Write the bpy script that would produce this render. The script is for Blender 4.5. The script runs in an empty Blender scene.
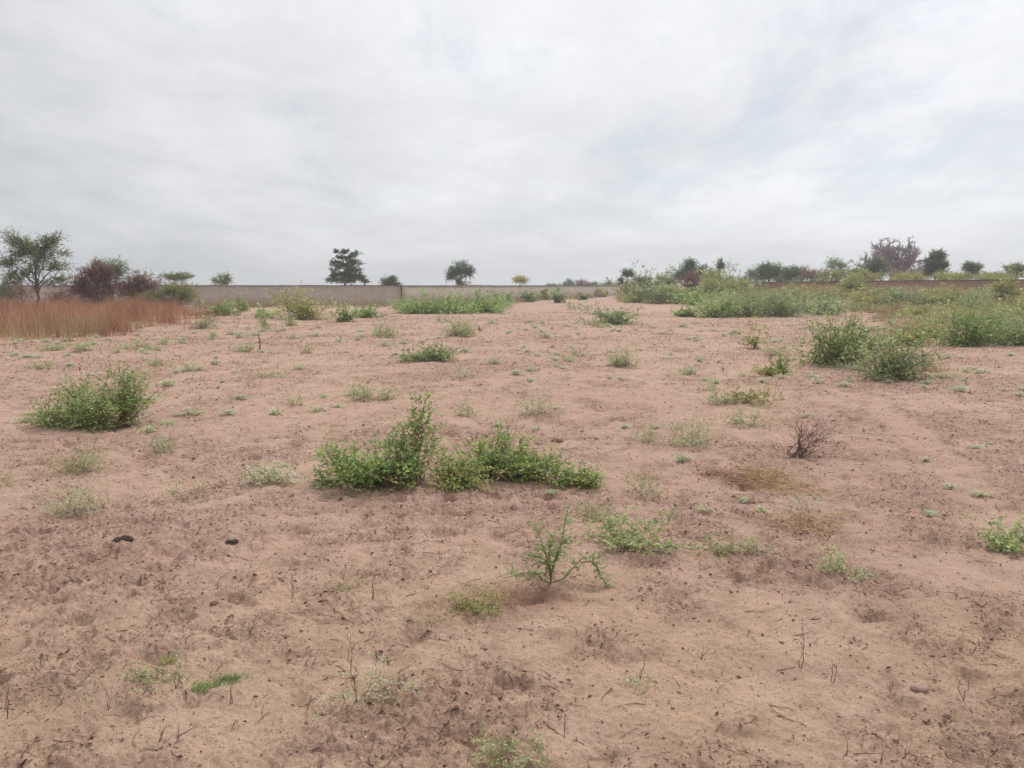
import bpy, math, numpy as np
from mathutils import Vector

scene = bpy.context.scene
COL = scene.collection
PI = math.pi
rng0 = np.random.default_rng(11)

# ------------------------------------------------------------------ camera numbers
F = 773.0
EYE = 1.6
PITCH = math.radians(7.26)
CP, SP = math.cos(PITCH), math.sin(PITCH)

# ------------------------------------------------------------------ noise
def _hash(ix, iy, seed):
    h = (ix.astype(np.int64) * 374761393 + iy.astype(np.int64) * 668265263 + seed * 974634777) & 0xffffffff
    h = ((h ^ (h >> 13)) * 1274126177) & 0xffffffff
    h = (h ^ (h >> 16)) & 0xffffffff
    return h.astype(np.float64) / 4294967295.0

def noise(x, y, seed=0):
    ix = np.floor(x); iy = np.floor(y)
    fx = x - ix; fy = y - iy
    ux = fx * fx * fx * (fx * (fx * 6 - 15) + 10); uy = fy * fy * fy * (fy * (fy * 6 - 15) + 10)
    def g(dx, dy):
        a = _hash(ix + dx, iy + dy, seed) * 2 * PI
        return np.cos(a) * (fx - dx) + np.sin(a) * (fy - dy)
    n0 = g(0, 0) * (1 - ux) + g(1, 0) * ux
    n1 = g(0, 1) * (1 - ux) + g(1, 1) * ux
    return (n0 * (1 - uy) + n1 * uy) * 1.5

def fbm(x, y, seed=0, octs=4, gain=0.5):
    s = 0; a = 1.0
    for i in range(octs):
        s = s + a * noise(x * 2 ** i + 13.7 * i, y * 2 ** i - 7.3 * i, seed + i)
        a *= gain
    return s

def sstep(a, b, x):
    t = np.clip((x - a) / (b - a), 0, 1)
    return t * t * (3 - 2 * t)

# ------------------------------------------------------------------ terrain
def coarse(x, y):
    r = 1.3 * sstep(36, 74, y) * sstep(12, 30, x)
    r = r + 0.05 * noise(x * 0.09, y * 0.09, 5) * sstep(3, 12, y) + 0.03 * noise(x * 0.33, y * 0.33, 6)
    r = r + 0.5 * noise(x * .01, y * .01, 9) * sstep(200, 900, np.hypot(x, y))
    return r

def pix(px, py, lift=0.0):
    """the ground point that stands at this place of the photo"""
    dx = (px - 512) / F; dy = (384 - py) / F
    rx, ry, rz = dx, CP + dy * SP, -SP + dy * CP
    if rz > -0.006: rz = -0.006
    t = 1.0 * 1.012 ** np.arange(460)
    gap = EYE + rz * t - coarse(rx * t, ry * t)
    k = int(np.argmax(gap < 0)) if (gap < 0).any() else len(t) - 1
    a, b = t[max(k - 1, 0)], t[k]
    for _ in range(20):
        m = (a + b) / 2
        if EYE + rz * m - coarse(np.array([rx * m]), np.array([ry * m]))[0] > 0: a = m
        else: b = m
    x, y, z = rx * b, ry * b, EYE + rz * b
    return x, y, z

HOLLOW = pix(522, 594)
TRACK = [pix(880, 405), pix(935, 455), pix(990, 510), pix(1060, 590)]

LEAFY = [(*pix(a_, b_)[:2], c_) for a_, b_, c_ in ((360, 498, .5), (440, 502, .55), (540, 500, .6), (100, 440, .8), (890, 386, 1.6), (800, 455, .8), (470, 612, .3), (400, 720, .35), (990, 750, .5), (340, 745, .3), (840, 580, .4))]

def seg_dist(x, y, pts):
    d = np.full_like(x, 1e9)
    for a, b in zip(pts[:-1], pts[1:]):
        vx, vy = b[0] - a[0], b[1] - a[1]
        t = np.clip(((x - a[0]) * vx + (y - a[1]) * vy) / (vx * vx + vy * vy), 0, 1)
        d = np.minimum(d, np.hypot(x - a[0] - t * vx, y - a[1] - t * vy))
    return d

def patch(x, y):
    """trampled, litter-strewn patches against smooth drifted sand, 0..1"""
    n = fbm(x * 0.55 + 3, y * 0.42, 21, 4, 0.6) * .75 + .55 * noise(x * .17, y * .15 + 4, 25)
    m = fbm(x * 2.3, y * 2.0, 31, 3, 0.6)
    p = sstep(-0.40, 0.42, n * 0.75 + m * 0.4)
    for u_, v_, w_ in LEAFY: p = np.minimum(1, p + .75 * np.exp(-((x - u_) / w_) ** 2 - ((y - v_) / (w_ * .6)) ** 2))
    tr = 1 - sstep(0.10, 0.32, seg_dist(x, y, TRACK) + 0.08 * m)
    return p * (1 - 0.85 * tr)

def hollow(x, y):
    u = (x - HOLLOW[0]) / 0.24; v = (y - HOLLOW[1]) / 0.13
    return np.exp(-(u * u + v * v)), np.exp(-((u) ** 2 * 0.7 + (v + 1.35) ** 2 * 1.6))

def height(x, y, fine=True):
    z = coarse(x, y)
    r = np.hypot(x, y)
    p = patch(x, y)
    z = z + (0.016 * noise(x * 1.3, y * 1.3, 40) + 0.010 * noise(x * 3.1, y * 3.1, 41)) * (1 - sstep(60, 90, r))
    if fine:
        f1 = 1 - sstep(18, 40, r); f2 = 1 - sstep(8, 18, r)
        k = 0.45 + 0.85 * p
        a = noise(x * 7.5, y * 7.5, 42); b = noise(x * 17, y * 17, 43)
        pock = -np.clip(noise(x * 5.2 + 9, y * 5.2, 47) - 0.25, 0, 1) * 0.06
        z = z + (0.0100 * a + 0.0095 * b + pock * 1.5) * k * f1
        c = noise(x * 37, y * 37, 44); d = noise(x * 75, y * 75, 45)
        lump = np.clip(noise(x * 24, y * 24, 46) - 0.22, 0, 1)
        z = z + (0.0080 * c + 0.0042 * d + 0.024 * lump * (.25 + p)) * k * f2
    dd, ri = hollow(x, y)
    z = z - 0.055 * dd + 0.02 * ri
    return z

def zat(x, y):
    return float(height(np.array([float(x)]), np.array([float(y)]))[0])

# ------------------------------------------------------------------ mesh helpers
def tag(o, label=None, cat=None, group=None, kind=None):
    if label: o['label'] = label
    if cat: o['category'] = cat
    if group: o['group'] = group
    if kind: o['kind'] = kind
    return o

def make(name, V, faces, mat, parent=None, attrs=None, smooth=False, mats=None, midx=None):
    """V (n,3); faces: list of (m,k) int arrays"""
    me = bpy.data.meshes.new(name)
    V = np.asarray(V, dtype=np.float32)
    faces = [np.asarray(f, dtype=np.int32) for f in faces if len(f)]
    me.vertices.add(len(V)); me.vertices.foreach_set('co', V.ravel())
    nl = sum(f.size for f in faces); nf = sum(len(f) for f in faces)
    me.loops.add(nl); me.polygons.add(nf)
    me.loops.foreach_set('vertex_index', np.concatenate([f.ravel() for f in faces]))
    tot = np.concatenate([np.full(len(f), f.shape[1], np.int32) for f in faces])
    start = np.concatenate([[0], np.cumsum(tot)[:-1]]).astype(np.int32)
    me.polygons.foreach_set('loop_start', start); me.polygons.foreach_set('loop_total', tot)
    if smooth: me.polygons.foreach_set('use_smooth', np.ones(nf, bool))
    for k, a in (attrs or {}).items():
        at = me.attributes.new(k, 'FLOAT', 'POINT'); at.data.foreach_set('value', np.asarray(a, np.float32))
    me.update(calc_edges=True); me.validate()
    if mats:
        for m in mats: me.materials.append(m)
        if midx is not None: me.polygons.foreach_set('material_index', midx)
    else:
        me.materials.append(mat)
    o = bpy.data.objects.new(name, me); COL.objects.link(o)
    if parent is not None: o.parent = parent
    return o

def empty(name, loc, label, cat, group=None, rz=0.0):
    o = bpy.data.objects.new(name, None); COL.objects.link(o)
    o.location = loc; o.rotation_euler = (0, 0, rz); o.empty_display_size = 0.1
    return tag(o, label, cat, group)

def norm(v):
    return v / np.maximum(np.linalg.norm(v, axis=-1, keepdims=True), 1e-9)

def tubes(P, R, S=4):
    """P (N,K,3) paths, R (N,K) radii -> verts, quads"""
    N, K, _ = P.shape
    T = np.empty_like(P); T[:, 1:-1] = P[:, 2:] - P[:, :-2]; T[:, 0] = P[:, 1] - P[:, 0]; T[:, -1] = P[:, -1] - P[:, -2]
    T = norm(T)
    ref = np.where(np.abs(T[..., 2:3]) > 0.9, np.array([1., 0, 0]), np.array([0, 0, 1.]))
    A = norm(np.cross(T, ref)); B = np.cross(T, A)
    a = np.arange(S) * 2 * PI / S
    V = P[:, :, None, :] + R[:, :, None, None] * (A[:, :, None, :] * np.cos(a)[None, None, :, None] + B[:, :, None, :] * np.sin(a)[None, None, :, None])
    idx = np.arange(N * K * S).reshape(N, K, S)
    i0 = idx[:, :-1]; i1 = idx[:, 1:]
    q = np.stack([i0, np.roll(i0, -1, 2), np.roll(i1, -1, 2), i1], -1).reshape(-1, 4)
    return V.reshape(-1, 3), q

def leaves(P, D, Nn, L, W, rng, fold=0.25, simple=False):
    """folded oval leaves: P base, D direction, Nn normal, L length, W width"""
    D = norm(D); X = norm(np.cross(D, Nn)); Z = np.cross(X, D)
    L = L[:, None]; W = W[:, None]
    if simple:
        v = np.stack([P, P + D * L * .45 + X * W * .5, P + D * L + Z * L * -.1, P + D * L * .45 - X * W * .5], 1)
        n = len(P); q = np.arange(n * 4).reshape(n, 4)
        return v.reshape(-1, 3), q, 4
    lift = Z * W * fold
    tip = P + D * L - Z * L * 0.12
    v = np.stack([P, P + D * L * .28 + X * W * .45 + lift, P + D * L * .68 + X * W * .42 + lift, tip,
                  P + D * L * .68 - X * W * .42 + lift, P + D * L * .28 - X * W * .45 + lift], 1)
    n = len(P); b = (np.arange(n) * 6)[:, None]
    q = np.concatenate([b + np.array([[0, 1, 2, 3]]), b + np.array([[0, 3, 4, 5]])])
    return v.reshape(-1, 3), q, 6

# ------------------------------------------------------------------ materials
def new_mat(name):
    m = bpy.data.materials.new(name); m.use_nodes = True
    nt = m.node_tree
    return m, nt, nt.nodes, nt.links, nt.nodes['Principled BSDF']

def ramp(nd, stops):
    r = nd.new('ShaderNodeValToRGB')
    e = r.color_ramp.elements
    while len(e) > 1: e.remove(e[0])
    e[0].position = stops[0][0]; e[0].color = (*stops[0][1], 1)
    for p, c in stops[1:]:
        x = e.new(p); x.color = (*c, 1)
    return r

def leaf_mat(name, stops, transl=0.5, rough=0.62, gain=2.45):
    stops = [(p, tuple(min(.8, v * gain) for v in c)) for p, c in stops]
    m, nt, nd, lk, b = new_mat(name)
    at = nd.new('ShaderNodeAttribute'); at.attribute_name = 'tint'
    r = ramp(nd, stops); lk.new(at.outputs['Fac'], r.inputs['Fac'])
    n = nd.new('ShaderNodeTexNoise'); n.inputs['Scale'].default_value = 60
    mx = nd.new('ShaderNodeHueSaturation'); lk.new(r.outputs['Color'], mx.inputs['Color'])
    mr = nd.new('ShaderNodeMapRange'); mr.inputs['To Min'].default_value = .75; mr.inputs['To Max'].default_value = 1.25
    tc = nd.new('ShaderNodeTexCoord'); lk.new(tc.outputs['Object'], n.inputs['Vector'])
    lk.new(n.outputs['Fac'], mr.inputs['Value']); lk.new(mr.outputs['Result'], mx.inputs['Value'])
    lk.new(mx.outputs['Color'], b.inputs['Base Color'])
    b.inputs['Roughness'].default_value = rough
    b.inputs['Specular IOR Level'].default_value = 0.25
    tr = nd.new('ShaderNodeBsdfTranslucent'); lk.new(mx.outputs['Color'], tr.inputs['Color'])
    ms = nd.new('ShaderNodeMixShader'); ms.inputs[0].default_value = transl
    lk.new(b.outputs[0], ms.inputs[1]); lk.new(tr.outputs[0], ms.inputs[2])
    lk.new(ms.outputs[0], nd['Material Output'].inputs['Surface'])
    return m

def plain_mat(name, c1, c2, scale=8, rough=0.85, bump=0.0, bscale=None):
    m, nt, nd, lk, b = new_mat(name)
    tc = nd.new('ShaderNodeTexCoord')
    n = nd.new('ShaderNodeTexNoise'); n.inputs['Scale'].default_value = scale; n.inputs['Detail'].default_value = 6
    lk.new(tc.outputs['Object'], n.inputs['Vector'])
    r = ramp(nd, [(0.3, c1), (0.7, c2)]); lk.new(n.outputs['Fac'], r.inputs['Fac'])
    lk.new(r.outputs['Color'], b.inputs['Base Color']); b.inputs['Roughness'].default_value = rough
    b.inputs['Specular IOR Level'].default_value = 0.2
    if bump:
        bp = nd.new('ShaderNodeBump'); bp.inputs['Strength'].default_value = 0.6; bp.inputs['Distance'].default_value = bump
        n2 = nd.new('ShaderNodeTexNoise'); n2.inputs['Scale'].default_value = bscale or scale * 4; n2.inputs['Detail'].default_value = 5
        lk.new(tc.outputs['Object'], n2.inputs['Vector']); lk.new(n2.outputs['Fac'], bp.inputs['Height'])
        lk.new(bp.outputs['Normal'], b.inputs['Normal'])
    return m

M = {}
M['green'] = leaf_mat('leaf_green', [(0, (.060, .085, .034)), (.3, (.105, .150, .052)), (.6, (.155, .215, .085)), (.82, (.22, .28, .115)), (.93, (.34, .31, .10)), (1, (.30, .16, .09))])
M['dgreen'] = leaf_mat('leaf_dark_green', [(0, (.045, .065, .030)), (.35, (.075, .110, .042)), (.7, (.115, .165, .060)), (.93, (.17, .22, .08)), (1, (.22, .17, .07))])
M['blue'] = leaf_mat('leaf_grey_green', [(0, (.075, .095, .048)), (.4, (.128, .160, .078)), (.75, (.19, .228, .112)), (.95, (.27, .30, .16)), (1, (.33, .25, .15))])
M['olive'] = leaf_mat('leaf_olive', [(0, (.085, .095, .035)), (.4, (.15, .16, .060)), (.75, (.23, .23, .085)), (1, (.36, .31, .14))])
M['pale'] = leaf_mat('leaf_pale_weed', [(0, (.11, .125, .055)), (.35, (.19, .22, .10)), (.65, (.30, .32, .17)), (.88, (.46, .42, .25)), (1, (.62, .58, .42))])
M['gpale'] = leaf_mat('leaf_fresh_weed', [(0, (.09, .115, .048)), (.4, (.155, .20, .080)), (.75, (.26, .29, .14)), (.93, (.42, .38, .20)), (1, (.58, .54, .38))])
M['tree'] = leaf_mat('leaf_tree', [(0, (.030, .045, .028)), (.5, (.055, .075, .040)), (.85, (.085, .110, .055)), (1, (.13, .14, .07))], .45, gain=3.3)
M['treel'] = leaf_mat('leaf_acacia', [(0, (.05, .068, .030)), (.5, (.085, .11, .046)), (.85, (.13, .16, .065)), (1, (.19, .19, .09))], .45, gain=3.0)
M['purple'] = leaf_mat('leaf_purple', [(0, (.088, .044, .042)), (.4, (.15, .072, .064)), (.75, (.22, .108, .088)), (.9, (.13, .13, .065)), (1, (.16, .18, .08))], .45, gain=2.2)
M['rust'] = leaf_mat('leaf_rust', [(0, (.085, .050, .038)), (.5, (.15, .085, .060)), (.85, (.22, .13, .085)), (1, (.19, .17, .08))], .45, gain=2.2)
M['straw'] = leaf_mat('grass_straw', [(0, (.20, .13, .075)), (.4, (.33, .23, .13)), (.8, (.46, .35, .20)), (1, (.58, .46, .29))], .35, gain=1.15)
M['redgrass'] = leaf_mat('grass_red', [(0, (.215, .088, .056)), (.4, (.335, .145, .088)), (.7, (.42, .215, .132)), (1, (.54, .40, .26))], .35, gain=1.15)
M['tangrass'] = leaf_mat('grass_tan', [(0, (.19, .145, .10)), (.5, (.29, .225, .155)), (.85, (.38, .30, .21)), (1, (.30, .28, .15))], .35, gain=1.15)
M['olgrass'] = leaf_mat('grass_olive', [(0, (.19, .15, .075)), (.35, (.30, .225, .13)), (.65, (.42, .31, .19)), (.85, (.50, .39, .26)), (1, (.30, .33, .13))], .35, gain=1.15)
M['litter'] = leaf_mat('dead_leaf', [(0, (.085, .050, .042)), (.4, (.135, .082, .066)), (.75, (.20, .13, .10)), (.92, (.30, .21, .15)), (1, (.50, .42, .31))], .1, .8, 1.4)
M['stem'] = plain_mat('green_stem', (.13, .11, .06), (.22, .17, .09), 30)
M['rstem'] = plain_mat('reddish_stem', (.16, .085, .065), (.25, .14, .10), 30)
M['pstem'] = plain_mat('pale_stem', (.24, .21, .11), (.38, .33, .20), 30)
M['deadstem'] = plain_mat('dead_stem', (.12, .075, .060), (.20, .13, .10), 25)
M['sstem'] = plain_mat('straw_stem', (.38, .29, .19), (.55, .45, .31), 25)
M['bark'] = plain_mat('bark', (.10, .075, .060), (.17, .13, .105), 9, .9, .01)
M['baobab'] = plain_mat('baobab_bark', (.28, .22, .24), (.42, .34, .36), 3, .9, .02)
M['dung'] = plain_mat('dung', (.055, .038, .032), (.11, .078, .062), 60, .9, .004, 150)
M['bird'] = plain_mat('bird_dark', (.03, .03, .035), (.06, .06, .06), 20)
M['coping'] = plain_mat('weathered_coping', (.13, .12, .115), (.20, .185, .17), 2, .95)
M['gold'] = plain_mat('golden_straw', (.42, .27, .15), (.66, .48, .28), 14)
M['rgold'] = plain_mat('rusty_straw', (.34, .18, .12), (.48, .29, .19), 14)
M['rust_post'] = plain_mat('rusty_post', (.06, .04, .035), (.10, .07, .06), 9, .8)
M['conc_post'] = plain_mat('concrete_post', (.22, .20, .16), (.30, .27, .22), 6, .9, .004)

def ground_material():
    m, nt, nd, lk, b = new_mat('sandy_soil')
    tc = nd.new('ShaderNodeTexCoord'); O = tc.outputs['Object']
    def nz(scale, det=5, rough=.55, dist=0):
        n = nd.new('ShaderNodeTexNoise'); n.inputs['Scale'].default_value = scale; n.inputs['Detail'].default_value = det
        n.inputs['Roughness'].default_value = rough; n.inputs['Distortion'].default_value = dist
        lk.new(O, n.inputs['Vector']); return n.outputs['Fac']
    def mr(v, a, b2, c=0., d=1.):
        n = nd.new('ShaderNodeMapRange'); n.interpolation_type = 'SMOOTHSTEP'
        n.inputs['From Min'].default_value = a; n.inputs['From Max'].default_value = b2
        n.inputs['To Min'].default_value = c; n.inputs['To Max'].default_value = d
        lk.new(v, n.inputs['Value']); return n.outputs['Result']
    def mix(f, a, c):
        n = nd.new('ShaderNodeMix'); n.data_type = 'RGBA'
        if isinstance(f, float): n.inputs[0].default_value = f
        else: lk.new(f, n.inputs[0])
        for s, v in ((6, a), (7, c)):
            if isinstance(v, tuple): n.inputs[s].default_value = (*v, 1)
            else: lk.new(v, n.inputs[s])
        return n.outputs[2]
    def mul(a, c):
        n = nd.new('ShaderNodeMath'); n.operation = 'MULTIPLY'
        for i, v in ((0, a), (1, c)):
            if isinstance(v, float): n.inputs[i].default_value = v
            else: lk.new(v, n.inputs[i])
        return n.outputs[0]
    at = nd.new('ShaderNodeAttribute'); at.attribute_name = 'patch'
    dm = nd.new('ShaderNodeAttribute'); dm.attribute_name = 'damp'
    P = at.outputs['Fac']
    sx = nd.new('ShaderNodeSeparateXYZ'); lk.new(O, sx.inputs[0])
    ad = nd.new('ShaderNodeMath'); ad.operation = 'MULTIPLY_ADD'; lk.new(nz(.6, 5, .6), ad.inputs[0]); ad.inputs[1].default_value = 5.0; lk.new(sx.outputs['Y'], ad.inputs[2])
    sand = mix(mr(ad.outputs[0], 5.2, 8.0, 0.08, .95), TAN, PINK)
    sand = mix(mul(mr(nz(1.1, 5, .6), .42, .62), .6), sand, (.61, .43, .325))
    sand = mix(mr(nz(.13, 3), .40, .62, 0., .7), sand, ROSE)
    sand = mix(mul(mr(nz(3.5, 6, .7, .6), .40, .62), .75), sand, DTAN)
    rough = mix(mr(nz(9, 6, .7, .5), .40, .62), sand, PURP)
    c = mix(mul(P, .72), sand, rough)
    # crumbs and specks
    c = mix(mul(mr(nz(48, 4, .7), .56, .70), mul(mr(P, 0., 1., .35, 1.), .9)), c, SPECK)
    c = mix(mul(mr(nz(95, 4, .75), .55, .66), .68), c, SPECK)
    c = mix(mul(mr(nz(22, 5, .75, .8), .55, .68), .45), c, PURP)
    c = mix(mul(mr(nz(170, 2), .60, .72), .35), c, (.62, .46, .36))
    c = mix(dm.outputs['Fac'], c, (.27, .135, .095))
    lk.new(c, b.inputs['Base Color'])
    b.inputs['Roughness'].default_value = .95; b.inputs['Specular IOR Level'].default_value = .12
    bp = nd.new('ShaderNodeBump'); bp.inputs['Strength'].default_value = .8; bp.inputs['Distance'].default_value = .008
    lk.new(nz(130, 6, .75), bp.inputs['Height'])
    bp2 = nd.new('ShaderNodeBump'); bp2.inputs['Strength'].default_value = .75; bp2.inputs['Distance'].default_value = .028
    lk.new(nz(28, 5, .65), bp2.inputs['Height']); lk.new(bp.outputs['Normal'], bp2.inputs['Normal'])
    lk.new(bp2.outputs['Normal'], b.inputs['Normal'])
    return m
TAN = (.585, .402, .272); PINK = (.58, .378, .300); ROSE = (.54, .342, .278); DTAN = (.44, .300, .210)
PURP = (.355, .218, .165); SPECK = (.165, .10, .08)
M['soil'] = ground_material()
M['crumb'] = plain_mat('soil_crumb', (.32, .21, .165), (.52, .355, .27), 3, .95)

def wall_material(name, c1, c2, mortar, stain, bw=.4, bh=.2):
    m, nt, nd, lk, b = new_mat(name)
    tc = nd.new('ShaderNodeTexCoord')
    sx = nd.new('ShaderNodeSeparateXYZ'); lk.new(tc.outputs['Object'], sx.inputs[0])
    cx = nd.new('ShaderNodeCombineXYZ'); lk.new(sx.outputs['X'], cx.inputs['X']); lk.new(sx.outputs['Z'], cx.inputs['Y'])
    br = nd.new('ShaderNodeTexBrick'); lk.new(cx.outputs[0], br.inputs['Vector'])
    br.inputs['Color1'].default_value = (*c1, 1); br.inputs['Color2'].default_value = (*c2, 1); br.inputs['Mortar'].default_value = (*mortar, 1)
    br.inputs['Scale'].default_value = 1; br.inputs['Mortar Size'].default_value = .022
    br.inputs['Brick Width'].default_value = bw; br.inputs['Row Height'].default_value = bh
    n = nd.new('ShaderNodeTexNoise'); n.inputs['Scale'].default_value = .7; n.inputs['Detail'].default_value = 7; n.inputs['Roughness'].default_value = .65
    lk.new(tc.outputs['Object'], n.inputs['Vector'])
    mr = nd.new('ShaderNodeMapRange'); mr.inputs['From Min'].default_value = .42; mr.inputs['From Max'].default_value = .68; lk.new(n.outputs['Fac'], mr.inputs['Value'])
    mx = nd.new('ShaderNodeMix'); mx.data_type = 'RGBA'; lk.new(mr.outputs['Result'], mx.inputs[0]); lk.new(br.outputs['Color'], mx.inputs[6]); mx.inputs[7].default_value = (*stain, 1)
    lk.new(mx.outputs[2], b.inputs['Base Color']); b.inputs['Roughness'].default_value = .95
    bp = nd.new('ShaderNodeBump'); bp.inputs['Distance'].default_value = .01; lk.new(br.outputs['Fac'], bp.inputs['Height']); bp.invert = True
    lk.new(bp.outputs['Normal'], b.inputs['Normal'])
    return m
M['block'] = wall_material('block_wall', (.52, .425, .36), (.60, .49, .415), (.40, .325, .275), (.43, .33, .265))
M['mud'] = wall_material('laterite_wall', (.30, .16, .115), (.36, .20, .14), (.27, .155, .115), (.27, .16, .115))

# ------------------------------------------------------------------ ground sheet
def build_ground():
    r = [0.03, .3, .7, 1.0, 1.2]
    while r[-1] < 16: r.append(r[-1] * 1.0036)
    while r[-1] < 120: r.append(r[-1] * 1.013)
    while r[-1] < 800: r.append(r[-1] * 1.12)
    r = np.array(r)
    a = np.concatenate([np.linspace(-41, 41, 1150), np.linspace(43, 317, 90)]) * PI / 180
    A, R = np.meshgrid(a, r)
    X = (np.sin(A) * R).ravel(); Y = (np.cos(A) * R).ravel()
    Z = height(X, Y); P = patch(X, Y)
    dd, ri = hollow(X, Y)
    n, k = len(r), len(a)
    idx = np.arange(n * k).reshape(n, k); nx = np.roll(idx, -1, 1)
    q = np.stack([idx[:-1], nx[:-1], nx[1:], idx[1:]], -1).reshape(-1, 4)[:, ::-1]
    o = make('ground', np.stack([X, Y, Z], 1), [q], M['soil'], attrs={'patch': P, 'damp': np.clip(dd * .9 + ri * .35, 0, .8)}, smooth=True)
    return tag(o, 'bare sandy reddish soil', kind='structure')
build_ground()

# ------------------------------------------------------------------ litter, stuff
def scatter(n, r0, r1, rng, ang=42, use_patch=True, power=1.5):
    """points by distance law r^(power-1), clustered where the soil is trampled"""
    u = rng.random(n * 3)
    r = (r0 ** power + u * (r1 ** power - r0 ** power)) ** (1 / power)
    a = np.radians(rng.uniform(-ang, ang, n * 3))
    x = r * np.sin(a); y = r * np.cos(a)
    if use_patch:
        w = patch(x, y) ** 1.6 * (0.30 + 1.2 * sstep(-.35, .5, noise(x * 3.3, y * 3.3, 77) + .5 * noise(x * 9, y * 9, 78))) + 0.17
        keep = rng.random(len(x)) < w * 1.1
        x, y = x[keep], y[keep]
    return x[:n], y[:n]

def litter():
    rng = np.random.default_rng(3)
    x, y = scatter(150000, 1.6, 48, rng, power=1.12)
    n = len(x); r = np.hypot(x, y)
    L = rng.gamma(2.2, .0048, n).clip(.003, .026) * (0.8 + 0.038 * r) * (1 + (rng.random(n) < .04) * .8); W = L * rng.uniform(.18, .55, n)
    P = np.stack([x, y, height(x, y) + .0015 + .1 * L], 1)
    a = rng.uniform(0, 2 * PI, n)
    D = np.stack([np.cos(a), np.sin(a), rng.normal(0, .25, n)], 1)
    Nn = norm(np.stack([rng.normal(0, .5, n), rng.normal(0, .5, n), np.ones(n)], 1))
    V, q, k = leaves(P, D, Nn, L, W, rng, .5)
    t = np.clip(rng.beta(1.5, 2.0, n), 0, 1); t[rng.random(n) < .02] = 1
    o = make('leaf_litter', V, [q], M['litter'], attrs={'tint': np.repeat(t, k)})
    tag(o, 'dead brown leaf scraps strewn over the sand', kind='stuff')
    # soil crumbs
    x, y = scatter(75000, 1.6, 26, rng, power=1.1)
    n = len(x); r = np.hypot(x, y)
    s = rng.uniform(.0020, .0052, n) * (0.8 + .06 * r) * (1 + (rng.random(n) < .03) * 1.3)
    c = np.stack([x, y, height(x, y) + s * .2], 1)
    base = np.array([[1, 0, 0], [0, 1, 0], [-1, 0, 0], [0, -1, 0], [0, 0, .8], [0, 0, -.8]], float)
    V = c[:, None, :] + base[None] * s[:, None, None] * rng.uniform(.6, 1.35, (n, 6, 1)) + rng.normal(0, .2, (n, 6, 3)) * s[:, None, None]
    b = (np.arange(n) * 6)[:, None]
    f = np.concatenate([b + np.array([t_]) for t_ in ([0, 1, 4], [1, 2, 4], [2, 3, 4], [3, 0, 4], [1, 0, 5], [2, 1, 5], [3, 2, 5], [0, 3, 5])])
    o = make('soil_crumbs', V.reshape(-1, 3), [f], M['crumb'], smooth=True)
    tag(o, 'small crumbs of dry soil on the sand', kind='stuff')
    # fallen twigs
    x, y = scatter(5200, 1.6, 16, rng, power=1.2)
    n = len(x)
    a = rng.uniform(0, 2 * PI, n); L = rng.uniform(.02, .13, n) * np.where(rng.random(n) < .1, 1.8, 1)
    t = np.linspace(0, 1, 4)[None, :]
    bend = rng.normal(0, .35, n)[:, None]
    ux, uy = np.cos(a)[:, None], np.sin(a)[:, None]
    X = x[:, None] + L[:, None] * (t * ux - bend * t * (1 - t) * uy); Y = y[:, None] + L[:, None] * (t * uy + bend * t * (1 - t) * ux)
    Z = height(X.ravel(), Y.ravel()).reshape(X.shape) + .003 + rng.uniform(0, .02, n)[:, None] * t * (rng.random(n) < .3)[:, None]
    R = rng.uniform(.0008, .0022, n)[:, None] * (1.2 - .7 * t) * np.ones_like(X)
    P = np.stack([X, Y, Z], -1)
    pale = rng.random(n) < .16
    V, q = tubes(P[~pale], R[~pale], 3)
    tag(make('twig_litter', V, [q], M['deadstem']), 'thin fallen brown twigs on the sand', kind='stuff')
    V, q = tubes(P[pale], R[pale], 3)
    tag(make('straw_litter', V, [q], M['sstem']), 'pale fallen straw on the sand', kind='stuff')
litter()

# ------------------------------------------------------------------ plants
def jit(rng, shape, s): return rng.normal(0, s, shape)

def blob_tips(blobs, rng, flip=True):
    """blobs: (cx, cy, cz, rx, ry, rz, n): points in ellipsoids, mostly near the skin"""
    out = []
    for cx, cy, cz, rx, ry, rz, n in blobs:
        n = max(1, int(n))
        d = norm(rng.normal(0, 1, (n, 3)))
        if flip: d[:, 2] = np.where(d[:, 2] < -.25, -d[:, 2] * .6, d[:, 2])
        rad = rng.random(n)[:, None] ** .45 * rng.uniform(.78, 1.12, (n, 1))
        p = d * rad * np.array([rx, ry, rz]) + np.array([cx, cy, cz])
        out.append(p)
    p = np.concatenate(out); p[:, 2] = np.maximum(p[:, 2], rng.uniform(.01, .05, len(p)))
    return p

def paths_to(roots, tips, rng, K=6, arch=.5, wob=.05):
    """curved stems from root to tip; arch>0 rises first then leans out"""
    t = np.linspace(0, 1, K)[None, :, None]
    R = roots[:, None, :]; T = tips[:, None, :]
    L = np.linalg.norm(tips - roots, axis=1)[:, None, None]
    C = R + (T - R) * np.array([.5 - .35 * arch, .5 - .35 * arch, .5 + .4 * arch])
    C = C + jit(rng, C.shape, wob) * L
    P = (1 - t) ** 2 * R + 2 * t * (1 - t) * C + t * t * T
    w = jit(rng, P.shape, wob * .45) * L * np.sin(PI * t) ** .5
    return P + w

def on_paths(P, t):
    """P (N,K,3), t (N,M) -> points and directions (N,M,3)"""
    N, K, _ = P.shape
    f = t * (K - 1); i = np.minimum(f.astype(int), K - 2); u = (f - i)[..., None]
    n = np.arange(N)[:, None]
    a = P[n, i]; b = P[n, i + 1]
    return a * (1 - u) + b * u, norm(b - a)

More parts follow.
